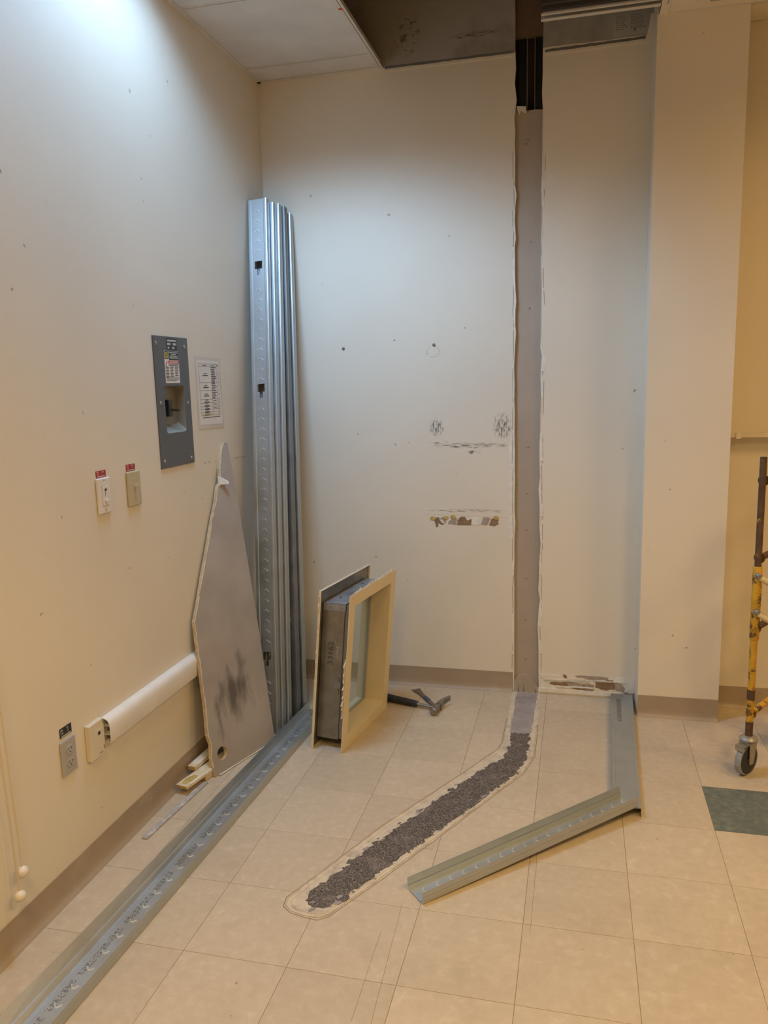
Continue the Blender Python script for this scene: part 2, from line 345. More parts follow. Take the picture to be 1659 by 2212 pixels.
def text(name, body, size, origin, xdir, ydir, m, parent, thick=.0003, align='LEFT', squash=1.0):
    """flat lettering as a mesh lying in the plane of xdir, ydir"""
    c = bpy.data.curves.new(name, 'FONT'); c.body = body; c.size = size; c.align_x = align; c.extrude = thick
    t = bpy.data.objects.new(name, c); COL.objects.link(t)
    dg = bpy.context.evaluated_depsgraph_get(); me = bpy.data.meshes.new_from_object(t.evaluated_get(dg))
    bpy.data.objects.remove(t); bpy.data.curves.remove(c)
    X = Vector(xdir).normalized(); Y = Vector(ydir).normalized(); Z = X.cross(Y); off = wloc(parent)
    for v in me.vertices: v.co = Vector(origin) + X*v.co.x*squash + Y*v.co.y + Z*v.co.z - off
    o = bpy.data.objects.new(name, me); COL.objects.link(o); o.parent = parent
    me.materials.clear(); me.materials.append(MT[m]); return o

# ================================================================== STRUCTURE
X1, Y0 = 7.0, -5.0
# ---- left wall, with the hole the breaker box is set in
HY0, HY1, HZ0, HZ1 = 2.670, 2.850, 1.365, 1.575
b = MB()
b.box((-.12, Y0, 0), (0, HY0, TOP)).box((-.12, HY1, 0), (0, YB+.2, TOP)).box((-.12, HY0, 0), (0, HY1, HZ0)).box((-.12, HY0, HZ1), (0, HY1, TOP))
wall_left = struct(b.build('wall_left', 'wall_left'), 'cream painted wall on the left with electrical fittings', 'wall')
# ---- back wall: an empty holding its boards
wall_back = bpy.data.objects.new('wall_back', None); COL.objects.link(wall_back); wall_back.location = (1.2, YB, 0)
struct(wall_back, 'cream painted back wall with a vertical strip where a partition was torn out', 'wall')
def jag(x, z0, z1, step, amp, bias=0):
    out = []; z = z0
    while z < z1:
        out.append((x + bias + random.choice((0, 0, 0, 1, -1, .4, -.5))*amp*random.random(), z)); z += step*random.uniform(.5, 1.6)
    out.append((x, z1)); return out
ledge = jag(1.216, 0, TOP, .055, .007)
redge = [(1.335, 0)] + jag(1.335, .04, TOP, .06, .007)
b = MB(); b.prism([(0, YB, 0)] + [(x, YB, z) for x, z in ledge] + [(0, YB, TOP)], (0, .016, 0)); b.build('drywall_board', 'wall_back', wall_back)
b = MB(); b.prism([(1.80, YB, 0), (1.80, YB, TOP)] + [(x, YB, z) for x, z in reversed(redge)], (0, .016, 0)); b.build('drywall_board', 'wall_back', wall_back)
b = MB(); b.box((1.80, YB, 0), (X1, YB+.016, TOP)); b.build('drywall_board', 'wall_back', wall_back)
# torn white paper lips along both edges of the strip
for pts, sgn, nme in ((ledge, -1, 'torn_edge'), (redge, 1, 'torn_edge')):
    b = MB()
    for (xa, za), (xb, zb) in zip(pts, pts[1:]):
        if za > 2.74: continue
        wdt = random.choice((.003, .005, .008, .013, .002))*(1.4 if sgn > 0 else 1)
        b.hexa([(xa, YB-.0025, za), (xa+sgn*wdt, YB-.0012, za), (xa+sgn*wdt, YB, za), (xa, YB+.004, za),
                (xb, YB-.0025, zb), (xb+sgn*wdt*random.uniform(.4, 1.2), YB-.0012, zb), (xb+sgn*wdt, YB, zb), (xb, YB+.004, zb)])
    tag(b.build(nme, 'plaster', wall_back), 'ragged white torn paper edge')
for x_, amp_ in ((1.3455, .004), (1.2085, .003)):   # paint-layer edge beside the torn lips, their shadow put in as dark lines
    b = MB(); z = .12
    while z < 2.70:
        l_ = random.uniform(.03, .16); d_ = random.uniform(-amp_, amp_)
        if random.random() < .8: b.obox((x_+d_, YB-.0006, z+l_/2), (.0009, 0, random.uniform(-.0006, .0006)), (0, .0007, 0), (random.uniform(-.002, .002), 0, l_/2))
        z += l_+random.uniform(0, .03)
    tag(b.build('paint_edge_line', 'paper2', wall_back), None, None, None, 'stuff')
# older board seen in the strip, ending ragged at the top
b = MB(); b.prism([(1.19, YB+.016, 0), (1.36, YB+.016, 0), (1.36, YB+.016, 2.722), (1.30, YB+.016, 2.726), (1.262, YB+.016, 2.724), (1.256, YB+.016, 2.738), (1.228, YB+.016, 2.740), (1.19, YB+.016, 2.742)], (0, .014, 0))
tag(b.build('inner_board', 'board', wall_back), 'taupe board bared in the vertical strip')
for x, z in ((1.271, 2.602), (1.303, 2.419), (1.286, 2.165), (1.281, 1.869), (1.278, 1.228), (1.274, 1.006), (1.273, .826), (1.272, .584), (1.270, .373), (1.271, .17), (1.264, 2.585)):
    b = MB(); b.lathe((x, YB+.0158, z), (0, -1, 0), [(0, .0055), (.001, .005), (.003, .0025)], 10); b.build('screw', 'paper2', wall_back, smooth=True)
b = MB(); b.prism([(1.217, YB-.002, .0), (1.335, YB-.002, 0), (1.335, YB-.002, .03), (1.30, YB-.002, .075), (1.27, YB-.002, .095), (1.235, YB-.002, .085), (1.217, YB-.002, .06)], (0, .018, 0))
tag(b.build('compound_smear', 'board', wall_back), 'smear of filler at the foot of the strip')
for x in (1.236, 1.262, 1.318):
    b = MB(); b.prism([(x, YB-.0028, 0), (x+.004, YB-.0028, 0), (x+.002+random.uniform(-.004, .006), YB-.0028, random.uniform(.02, .045))], (0, .001, 0)); b.build('crack', 'ink', wall_back)
# cavity with two steel studs above it
b = MB(); b.box((1.19, YB+.115, 2.60), (1.36, YB+.125, TOP)).box((1.19, YB+.016, 3.032), (1.36, YB+.05, TOP)); b.build('cavity_back', 'brownboard', wall_back)
for x0, x1 in ((1.226, 1.262), (1.300, 1.336)):
    b = MB(); b.box((x0, YB+.045, 2.60), (x0+.002, YB+.11, 3.032)).box((x1-.002, YB+.045, 2.60), (x1, YB+.11, 3.032)).box((x0, YB+.045, 2.60), (x1, YB+.047, 3.032))
    b.build('cavity_stud', 'black', wall_back)
for x in (1.264, 1.298):
    b = MB(); b.box((x, YB+.03, 2.70), (x+.003, YB+.06, 3.03)); b.build('stud_lip', 'galv_dark', wall_back)
b = MB(); b.prism([(1.222, YB-.003, 2.742), (1.262, YB-.003, 2.738), (1.266, YB-.003, 2.712), (1.243, YB-.003, 2.722), (1.232, YB-.003, 2.705)], (0, .02, 0))
tag(b.build('torn_flap', 'gyptorn', wall_back), 'torn paper flap at the top of the strip')
# bare line left by the old ceiling angle, its shadow painted dark, with the paint ridge under it
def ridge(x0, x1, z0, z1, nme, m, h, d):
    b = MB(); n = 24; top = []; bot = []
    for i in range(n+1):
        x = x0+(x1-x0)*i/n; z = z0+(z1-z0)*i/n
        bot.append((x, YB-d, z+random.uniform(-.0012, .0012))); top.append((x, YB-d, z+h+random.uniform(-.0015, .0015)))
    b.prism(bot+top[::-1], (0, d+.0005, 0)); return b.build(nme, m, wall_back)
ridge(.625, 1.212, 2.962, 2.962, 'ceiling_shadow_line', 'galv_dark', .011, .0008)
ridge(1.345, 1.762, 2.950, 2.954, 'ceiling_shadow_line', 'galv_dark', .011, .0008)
ridge(.625, 1.212, 2.951, 2.951, 'paint_ridge', 'wall_face', .011, .0030)
ridge(1.345, 1.762, 2.938, 2.942, 'paint_ridge', 'wall_face', .011, .0030)
b = MB(); b.prism([(1.762, YB-.0012, 2.94), (1.80, YB-.0012, 2.94), (1.80, YB-.0012, 3.05), (1.782, YB-.0012, 3.05)], (0, .0015, 0)); b.build('paint_edge', 'wall_face', wall_back)
# maker's print on the bare board
b = MB(); b.box((1.627, YB-.0006, 2.975), (1.772, YB, 3.062)); pl = b.build('printed_panel', mat('print_ground', (.42, .41, .38), .8), wall_back)
b = MB()
for cx_, w_ in ((1.640, .045), (1.700, .055)):
    for k in range(7):
        x = cx_
        while x < cx_+w_*random.uniform(.7, 1):
            d = random.uniform(.004, .012); b.box((x, YB-.0011, 3.052-k*.0085), (x+d, YB-.0006, 3.0555-k*.0085)); x += d+.003
b.box((1.715, YB-.0011, 2.988), (1.720, YB-.0006, 3.004)).box((1.712, YB-.0011, 2.994), (1.723, YB-.0006, 2.997))
tag(b.build('print_lines', 'panel_in', pl), None, None, None, 'stuff')
# wear marks on the left field of the back wall
MT['scuff'] = decal_mat('grey_scuff', (.16, .15, .15), (170, 1, 40), .46, .82, .8)
MT['scuff_line'] = decal_mat('dark_scuff_line', (.10, .085, .075), (22, 1, 520), .53, .62, .7)
MT['smear'] = decal_mat('smear', (.25, .20, .17), (30, 1, 60), .52, .68, .55)
def decal(x0, x1, z0, z1, m, nme='scuff_mark', y=None):
    y = YB if y is None else y
    b = MB(); b.box((x0, y-.0010, z0), (x1, y-.0004, z1)); o = b.build(nme, m, None); ctr = Vector(((x0+x1)/2, y, (z0+z1)/2))
    for v in o.data.vertices: v.co -= ctr
    o.parent = wall_back; o.location = ctr - wall_back.location; return o
decal(.800, .880, 1.278, 1.372, 'scuff'); decal(1.110, 1.205, 1.255, 1.395, 'scuff')
decal(.80, 1.21, 1.222, 1.252, 'scuff_line'); decal(.76, 1.20, .905, .926, 'scuff_line'); decal(.795, .90, 1.245, 1.262, 'smear')

decal(.98, 1.06, 1.19, 1.235, 'smear'); decal(.66, .80, 3.00, 3.20, 'smear'); decal(.92, 1.16, 3.045, 3.075, 'scuff_line')
for x, z in ((.382, 1.716), (.833, 1.718)):
    b = MB(); b.lathe((x, YB, z), (0, -1, 0), [(-.001, .0085), (.001, .008), (.003, .0045), (.009, .003)], 12); tag(b.build('wall_screw', 'galv_dark', wall_back, smooth=True), 'dark screw left in the wall')
b = MB()
for k in range(14):
    a = k*2*math.pi/14; 
    if k in (3, 4, 9): continue
    b.obox((.828+.030*math.cos(a), YB-.0005, 1.688+.026*math.sin(a)), (.0035*math.cos(a+1.4), 0, .0035*math.sin(a+1.4)), (0, .0006, 0), (.0007, 0, .0007))
b.build('pencil_ring', 'paper2', wall_back)
# torn paint patches at hip height
def patch(pts, m, d=.0012, nme='torn_patch', lab=None):
    b = MB(); b.prism([(x, YB-d, z) for x, z in pts], (0, d+.0005, 0)); o = b.build(nme, m, wall_back); 
    if lab: o['label'] = lab
    return o
def rough_poly(pts, amp=.003, sub=4):
    out = []
    for (xa, za), (xb, zb) in zip(pts, pts[1:]+pts[:1]):
        for k in range(sub):
            t = k/sub; out.append((xa+(xb-xa)*t+random.uniform(-amp, amp), za+(zb-za)*t+random.uniform(-amp, amp)))
    return out
patch(rough_poly([(.765, .924), (1.192, .915), (1.195, .885), (.77, .897)], .0012), 'wall_face', .0008, 'filler_band')
patch(rough_poly([(.815, .880), (.848, .880), (.852, .862), (.872, .848), (.862, .842), (.846, .852), (.838, .832), (.832, .832), (.828, .85)], .002, 3), 'paper')
patch(rough_poly([(.85, .876), (.866, .868), (.876, .850), (.885, .872), (.880, .884)], .002), 'paper2')
patch(rough_poly([(.892, .848), (.934, .846), (.934, .878), (.918, .886), (.905, .868), (.897, .866)], .002), 'paper2')
patch(rough_poly([(.936, .844), (1.006, .844), (1.006, .876), (.988, .866), (.975, .886), (.952, .884), (.938, .872)], .002), 'paper')
patch(rough_poly([(1.010, .846), (1.05, .846), (1.06, .862), (1.05, .886), (1.010, .886)], .002), 'plaster')
patch(rough_poly([(1.052, .850), (1.085, .846), (1.10, .882), (1.066, .886)], .002), 'paper2', .0009)
patch(rough_poly([(1.095, .846), (1.118, .842), (1.138, .850), (1.140, .872), (1.122, .884), (1.104, .874)], .0025), 'paper')
for cx_, cz_ in ((.815, .876), (.880, .880), (.918, .884), (1.128, .884)):
    b = MB(); b.prism([(cx_+random.uniform(.012, .017)*math.cos(a*.628), YB-.003, cz_+random.uniform(.007, .011)*math.sin(a*.628)) for a in range(10)], (0, .0035, 0)); b.build('glue_blob', 'glue', wall_back)
# filler patch edges near the strip
patch([(1.190, .78), (1.212, .78), (1.212, 1.27), (1.190, 1.27)], 'plaster', .0006, 'filler_band')
patch(rough_poly([(1.335, .028), (1.335, .008), (1.78, .008), (1.78, .030)], .002, 5), 'plaster', .004, 'filler_band', 'broken cream filler along the foot of the wall')
patch(rough_poly([(1.345, .102), (1.79, .106), (1.79, .035), (1.345, .028)], .003, 8), 'plaster', .0008, 'bare_band', 'band of bare board where the baseboard was pulled off')
patch(rough_poly([(1.345, .100), (1.432, .100), (1.46, .088), (1.56, .092), (1.56, .082), (1.345, .078)], .0025), 'wall_face', .003)
patch(rough_poly([(1.45, .104), (1.47, .104), (1.476, .086), (1.46, .086)], .002), 'paper'); patch(rough_poly([(1.508, .104), (1.668, .104), (1.668, .088), (1.53, .086)], .003), 'paper2', .0016)
patch(rough_poly([(1.39, .062), (1.49, .066), (1.60, .060), (1.60, .036), (1.56, .030), (1.39, .050)], .003), 'paper', .0016)
patch(rough_poly([(1.47, .070), (1.55, .066), (1.55, .036), (1.48, .040)], .003), 'paper2', .0022)
patch(rough_poly([(1.56, .064), (1.60, .060), (1.60, .030), (1.565, .030)], .004), 'paper2', .0024)
patch(rough_poly([(1.61, .080), (1.69, .090), (1.70, .045), (1.66, .038), (1.61, .046)], .004), 'paper', .0020)
patch(rough_poly([(1.69, .080), (1.73, .076), (1.75, .050), (1.735, .036), (1.70, .044)], .003), 'paper2', .0020)
patch(rough_poly([(1.74, .038), (1.79, .030), (1.79, .012), (1.75, .014)], .003), 'paper2', .0045)
for xa, xb, z in ((1.36, 1.58, .078), (1.42, 1.60, .046), (1.60, 1.75, .086)):
    patch(rough_poly([(xa, z), (xb, z+.002), (xb, z-.004), (xa, z-.006)], .0018, 6), 'plaster', .006, 'paint_flake')
# ---- pillar
b = MB(); b.box((1.793, 3.592, 0), (2.139, YB-.0005, TOP))
pillar = struct(b.build('wall_pillar', 'wall'), 'cream boxed column standing out from the back wall', 'wall')
b = MB(); b.box((X1, Y0, 0), (X1+.1, YB+.2, TOP)); struct(b.build('wall_right', 'wall_face'), 'cream wall closing the room on the right', 'wall')
b = MB(); b.box((-.12, Y0-.1, 0), (X1+.1, Y0, TOP)); struct(b.build('wall_front', 'wall_face'), 'cream wall behind the viewer', 'wall')
# ---- floor
b = MB(); b.box((-.12, Y0, -.05), (X1+.1, YB+.2, -.0012)); floor = struct(b.build('floor', 'joint'), 'beige vinyl tile floor', 'floor')
GX, GY, T, GAP = .4635, 2.0613, .3048, .0006
tmesh = {}
def tile_mesh(w_, d_, m):
    k = (round(w_, 3), round(d_, 3), m)
    if k not in tmesh:
        b = MB(); e = .0012; x, y = w_/2-GAP, d_/2-GAP
        b.poly([(-x,-y,-.002),(x,-y,-.002),(x,y,-.002),(-x,y,-.002),(-x,-y,-.0006),(x,-y,-.0006),(x,y,-.0006),(-x,y,-.0006),(-x+e,-y+e,0),(x-e,-y+e,0),(x-e,y-e,0),(-x+e,y-e,0)],
               [(0,1,5,4),(1,2,6,5),(2,3,7,6),(3,0,4,7),(4,5,9,8),(5,6,10,9),(6,7,11,10),(7,4,8,11),(8,9,10,11)])
        me = bpy.data.meshes.new('tile'); bmesh.ops.recalc_face_normals(b.bm, faces=b.bm.faces); b.bm.to_mesh(me); b.bm.free(); me.materials.append(MT[m]); tmesh[k] = me
    return tmesh[k]
for i in range(-2, 11):
    for j in range(-7, 7):
        x0, x1 = max(GX+i*T, 0), min(GX+(i+1)*T, X1); y0, y1 = max(GY+j*T, Y0), min(GY+(j+1)*T, YB)
        if x1-x0 < .004 or y1-y0 < .004: continue
        if j == -7: y0 = GY+j*T
        green = (i, j) in ((5, 2), (6, 2), (9, 2), (5, -4))
        o = bpy.data.objects.new('tile', tile_mesh(x1-x0, y1-y0, 'tile_green' if green else 'tile')); COL.objects.link(o)
        o.parent = floor; o.location = ((x0+x1)/2, (y0+y1)/2, 0)
        if green: o['label'] = 'dark green marbled tile'
XT, YT = GX+11*T, GY-7*T
b = MB(); b.box((XT, Y0, -.002), (X1, YB, 0)).box((0, Y0, -.002), (XT, YT, 0)); tag(b.build('distant_tiles', 'tile', floor), None, None, None, 'stuff')
# ---- scar of the removed partition: mortar border and dark gritty bed
outer = [(1.206, 3.772), (1.211, 3.45), (1.212, 3.20), (1.200, 3.13), (1.10, 2.93), (.853, 2.455), (.735, 2.18), (.668, 2.030), (.672, 1.992), (.700, 1.970), (.745, 1.958), (.790, 1.955), (.818, 1.976), (.93, 2.18), (1.13, 2.57), (1.318, 2.945), (1.352, 3.09), (1.350, 3.40), (1.344, 3.772)]
def dens(P, step=.02, amp=.002):
    out = []
    for a, c in zip(P, P[1:]+P[:1]):
        n = max(1, int(math.hypot(c[0]-a[0], c[1]-a[1])/step))
        for k in range(n):
            out.append((a[0]+(c[0]-a[0])*k/n+random.uniform(-amp, amp), a[1]+(c[1]-a[1])*k/n+random.uniform(-amp, amp)))
    return out
def inset_poly(P, d):
    n = len(P); out = []
    for i in range(n):
        a, p, c = Vector(P[i-1]), Vector(P[i]), Vector(P[(i+1) % n])
        t = (c-a); t = t.normalized() if t.length else Vector((1, 0)); nrm = Vector((t.y, -t.x))
        out.append(tuple(p - nrm*d))
    return out
def scar_layer(P, z, m, nme, label, rim=.004):
    area2 = sum(P[i][0]*P[(i+1) % len(P)][1]-P[(i+1) % len(P)][0]*P[i][1] for i in range(len(P)))
    if area2 < 0: P = P[::-1]
    Q = inset_poly(P, rim); n = len(P); b = MB()
    vs_ = [b.bm.verts.new((x, y, .0002)) for x, y in P]; vq = [b.bm.verts.new((x, y, z+random.uniform(-.0006, .0006))) for x, y in Q]
    for i in range(n): b.bm.faces.new((vs_[i], vs_[(i+1) % n], vq[(i+1) % n], vq[i]))
    f = b.bm.faces.new(vq); bmesh.ops.triangulate(b.bm, faces=[f])
    o = b.build(nme, m, floor); o['label'] = label; return o
scar_layer(dens(outer, .025, .0018), .0016, 'mortar', 'mortar_border', 'pale mortar border left by the removed partition', .005)
inner = inset_poly(dens(outer[::-1], .012, .0), .0)
bed = [(1.240, 3.300), (1.242, 3.20), (1.238, 3.10), (1.222, 3.05), (1.17, 2.97), (1.10, 2.83), (1.02, 2.69), (.93, 2.50), (.85, 2.33), (.80, 2.22), (.735, 2.09), (.722, 2.035), (.765, 1.990), (.80, 2.005), (.84, 2.07), (.93, 2.225), (1.12, 2.59), (1.295, 2.935), (1.322, 3.05), (1.326, 3.300)]
scar_layer(dens(bed, .009, .008), .0030, 'scar', 'adhesive_residue', 'dark gritty adhesive bed of the removed partition', .004)
bed2 = [(1.228, 3.768), (1.232, 3.29), (1.330, 3.29), (1.334, 3.768)]
scar_layer(dens(bed2, .02, .003), .0024, 'scar_smooth', 'smooth_residue', 'smooth grey end of the partition scar by the wall', .004)
for side, d in ((1, .012), (1, .024)):
    P = inset_poly(outer if True else outer, 0)
for k in range(46):   # loose crumbs and smears scraped onto the border
    t_ = random.random(); i_ = random.randrange(4, 12); side = random.choice((0, 0, 1))
    pa_, pb_ = (bed[i_], bed[i_+1]) if i_ < len(bed)-1 else (bed[0], bed[1])
    if side: i_ = random.randrange(13, 17); pa_, pb_ = bed[i_], bed[i_+1]
    cx_ = pa_[0]+(pb_[0]-pa_[0])*t_+random.uniform(-.012, .012); cy_ = pa_[1]+(pb_[1]-pa_[1])*t_+random.uniform(-.012, .012); r_ = random.uniform(.004, .014)
    P_ = [(cx_+r_*random.uniform(.5, 1.3)*math.cos(q*.785)*.8+r_*.5*math.sin(q*.785), cy_+r_*random.uniform(.6, 1.5)*math.sin(q*.785), .0016) for q in range(8)]
    b = MB(); b.prism(P_, (0, 0, random.uniform(.001, .0018))); b.build('residue_patch', random.choice(('scar', 'scar', 'scar_smooth')), floor)
# scraped grooves along the border
def groove(P, wd, z, m, nme, amp=.0015):
    P = [(x+random.uniform(-amp, amp), y+random.uniform(-amp, amp)) for x, y in dens(P[:-1]+[P[-1]], .03, 0)][:]
    return P
def ribbon(P, wd, z0, z1, m, nme, parent):
    b = MB()
    for a, c in zip(P, P[1:]):
        a, c = Vector(a), Vector(c); t = (c-a).normalized(); nn = Vector((-t.y, t.x))*wd
        b.hexa([(*(a-nn), z0), (*(c-nn), z0), (*(c+nn), z0), (*(a+nn), z0), (*(a-nn*.4), z1), (*(c-nn*.4), z1), (*(c+nn*.4), z1), (*(a+nn*.4), z1)])
    return b.build(nme, m, parent)
def open_dens(P, step=.03, amp=.002):
    out = []
    for a, c in zip(P, P[1:]):
        n = max(1, int(math.hypot(c[0]-a[0], c[1]-a[1])/step))
        for k in range(n): out.append((a[0]+(c[0]-a[0])*k/n+random.uniform(-amp, amp), a[1]+(c[1]-a[1])*k/n+random.uniform(-amp, amp)))
    return out+[P[-1]]
AREA = sum(outer[i][0]*outer[(i+1) % len(outer)][1]-outer[(i+1) % len(outer)][0]*outer[i][1] for i in range(len(outer)))
CC = outer if AREA > 0 else outer[::-1]
ribbon(open_dens(inset_poly(CC, .004)[1:-1], .03, .001), .0022, .001, .0040, 'mortar', 'mortar_ridge', floor)
ribbon(open_dens(inset_poly(CC, .018)[1:-1], .03, .003), .0014, .001, .0030, 'mortar', 'mortar_ridge', floor)
for P_ in (((1.044, 1.54), (1.018, 2.07)), ((.990, 1.62), (.985, 1.95)), ((1.40, 2.02), (1.40, 2.48))):
    ribbon(open_dens(list(P_), .05, .0012), .0007, -.0004, .0003, 'joint', 'score_line', floor)
ribbon(open_dens(inset_poly(CC, -.003)[1:-1], .03, .001), .0012, .0, .0006, 'joint', 'cut_line', floor)
# ---- cove baseboards
def cove(name, P, Q, nrm, h, label, toe=.018):
    """vinyl cove base between floor points P and Q, nrm pointing into the room"""
    P, Q, n = Vector(P), Vector(Q), Vector(nrm); prof = [(0, h), (.003, h), (.0035, .035), (.006, .018), (.011, .008), (toe, .0025), (toe+.001, 0), (0, 0)]
    b = MB(); b.prism([P + n*(d+.0003) + Vector((0, 0, z)) for d, z in prof], Q-P); return struct(b.build(name, 'base', smooth=True), label, 'baseboard')
cove('baseboard_left', (0, Y0, 0), (0, YB-.001, 0), (1, 0, 0), .100, 'taupe vinyl baseboard along the left wall')
cove('baseboard_back', (.004, YB, 0), (1.209, YB, 0), (0, -1, 0), .100, 'taupe vinyl baseboard on the back wall left of the bare strip')
cove('baseboard_pillar', (1.793, 3.592, 0), (2.139, 3.592, 0), (0, -1, 0), .100, 'taupe vinyl baseboard across the front of the column')
cove('baseboard_right', (2.143, YB, 0), (X1, YB, 0), (0, -1, 0), .100, 'taupe vinyl baseboard on the wall right of the column')
b = MB(); b.box((1.7885, 3.60, 0), (1.7928, YB-.006, .026)); struct(b.build('trim_1', 'base'), 'narrow vinyl remnant along the side of the column', 'trim')
# ---- ceiling: grid of lay-in tiles with an opening over the work
ceiling = bpy.data.objects.new('ceiling', None); COL.objects.link(ceiling); ceiling.location = (1, 2, CEIL); struct(ceiling, 'suspended ceiling of pale lay-in tiles, partly opened', 'ceiling')
xs = [0.0, .604]; 
while xs[-1] < X1-.05: xs.append(min(xs[-1]+.61, X1))
ys = [YB, 3.600]
while ys[-1] > Y0+.05: ys.append(max(ys[-1]-.61, Y0))
def ctile(x0, x1, y0, y1):
    b = MB(); e = .006
    b.box((x0+e, y0+e, CEIL+.002), (x1-e, y1-e, CEIL+.016)); b.build('ceiling_tile', 'ceil_tile', ceiling)
def tee(x0, x1, y0, y1):
    b = MB(); b.box((x0, y0, CEIL), (x1, y1, CEIL+.003))
    if x1-x0 > y1-y0: b.box((x0, (y0+y1)/2-.001, CEIL), (x1, (y0+y1)/2+.001, CEIL+.035))
    else: b.box(((x0+x1)/2-.001, y0, CEIL), ((x0+x1)/2+.001, y1, CEIL+.035))
    b.build('grid_tee', 'tee', ceiling)
OPEN_Y = 2.40
for a in range(len(xs)-1):
    for c in range(len(ys)-1):
        x0, x1, y1, y0 = xs[a], xs[a+1], ys[c], ys[c+1]
        if a == 1 and y0 > 2.2: continue                      # stripped bay over the partition line
        if a == 2 and y0 > 2.2:                               # bay with the slot diffuser; cream soffit right of it
            continue
        if a == 3 and y1 > 3.59: continue
        ctile(x0, x1, y0, y1)
for x in xs[1:-1]:
    y1 = YB
    if abs(x-1.214) < .01: y1 = 2.38
    if x > 1.7 and x < 2.2: y1 = 3.592
    tee(x-.012, x+.012, Y0, y1-.001)
for y in ys[1:-1]:
    for a in range(len(xs)-1):
        if a in (1, 2) and y > 2.5: continue
        tee(xs[a]+.012, xs[a+1]-.012, y-.012, y+.012)
b = MB(); b.box((0, Y0, CEIL-.001), (.018, YB, CEIL+.001)).box((.0005, Y0, CEIL), (.003, YB, CEIL+.024)); struct(b.build('trim_2', 'tee'), 'pale metal ceiling angle along the left wall', 'trim')
b = MB(); b.box((0, YB-.018, CEIL-.001), (.604, YB-.0005, CEIL+.001)); struct(b.build('trim_3', 'tee'), 'pale metal ceiling angle above the corner of the back wall', 'trim')
b = MB(); b.box((1.80, 3.50, CEIL-.0005), (1.83, 3.592, CEIL+.012)).box((1.80, 2.2, CEIL+.002), (2.43, 3.592, CEIL+.012)).box((2.139, 3.59, CEIL+.002), (2.43, YB, CEIL+.012)); b.build('soffit_board', 'wall_face', ceiling)
b = MB(); b.lathe((.598, 3.165, CEIL+.0005), (0, 0, -1), [(0, .009), (.0012, .0085)], 14); b.build('red_dot', 'labelred', ceiling)
# plenum above
b = MB(); b.box((-.12, Y0-.1, TOP), (X1+.1, YB+.2, TOP+.05)); tag(b.build('plenum_deck', 'deck', ceiling), 'dark underside of the deck above the ceiling')
# ---- slot diffuser in the ceiling
d0 = thing('slot_diffuser', (1.57, 3.2, CEIL), 'dark ribbed metal diffuser set in the ceiling beside the column', 'diffuser')
b = MB(); b.box((1.345, 2.60, CEIL+.055), (1.93, 3.47, CEIL+.075)); b.build('housing', 'dark', d0)
for k in range(14):
    y = 3.455-k*.055
    b = MB(); b.prism([(1.345, y, CEIL+.012), (1.345, y-.020, CEIL+.012), (1.345, y-.032, CEIL+.055), (1.345, y-.008, CEIL+.055)], (.60, 0, 0)); b.build('blade', 'rib', d0)
b = MB(); b.box((1.340, 3.490, CEIL-.001), (1.797, 3.512, CEIL+.002)).box((1.340, 3.508, CEIL), (1.797, 3.511, CEIL+.03)); b.build('edge_angle', 'tee', d0)
b = MB(); b.box((1.342, 3.462, CEIL+.006), (1.86, 3.474, CEIL+.012)); b.build('edge_angle', 'tee', d0)
c0 = thing('grid_clip', (1.96, 3.47, CEIL-.02), 'small grey clip with a lime green tag hanging from the ceiling', 'clip')
b = MB(); b.box((1.975, 3.475, CEIL-.022), (2.012, 3.480, CEIL+.004)); b.build('clip_plate', 'strip', c0, bevel=.002)
b = MB(); b.box((1.932, 3.478, CEIL-.006), (1.966, 3.482, CEIL+.004)); b.build('tag', 'lime', c0)
b = MB(); b.prism([(1.926, 3.476, CEIL+.002), (1.934, 3.476, CEIL+.002), (1.929, 3.476, CEIL-.018)], (0, .004, 0)); b.build('hook', 'strip', c0)
# ---- fixtures carrying the lamps
FLAB = ['cool white square ceiling light above the breaker panel', 'warm square ceiling light right of the viewer', 'warm square ceiling light behind the viewer', 'warm square ceiling light right of the column', 'warm square ceiling light at the far back right']
for f, lamp, lab in zip(FIXTURES, LAMPS, FLAB):
    x, y, s = f[:3]; h = s/2+.015
    r_ = thing('ceiling_light', (x, y, CEIL), lab, 'light', 'square ceiling lights')
    b = MB()
    for x0, x1, y0, y1 in ((-h, h, -h, -h+.015), (-h, h, h-.015, h), (-h, -h+.015, -h, h), (h-.015, h, -h, h)): b.box((x+x0, y+y0, CEIL-.010), (x+x1, y+y1, CEIL-.0012))
    b.build('frame', 'tee', r_)
    m, t, bs = nm('lamp_lens'); bs.inputs['Emission Color'].default_value = (*f[4], 1); bs.inputs['Emission Strength'].default_value = 2.0; bs.inputs['Base Color'].default_value = (.8, .8, .8, 1)
    b = MB(); b.box((x-h+.015, y-h+.015, CEIL-.008), (x+h-.015, y+h-.015, CEIL-.0015)); b.build('lens', m, r_)
    lamp.parent = r_; lamp.location = (0, 0, -.012)

# ================================================================== LEFT WALL FITTINGS
def wl(y, z, x=0.0): return (x, y, z)
YD, ZD = (0, 1, 0), (0, 0, 1)      # reading direction on the left wall
def bars(b, y0, y1, z, h, x, n=None, lo=.004, hi=.012, gap=.002, d=.0003):
    y = y0
    while y < y1-.001:
        e = min(y1, y+random.uniform(lo, hi)); b.box((x, y, z), (x+d, e, z+h)); y = e+gap
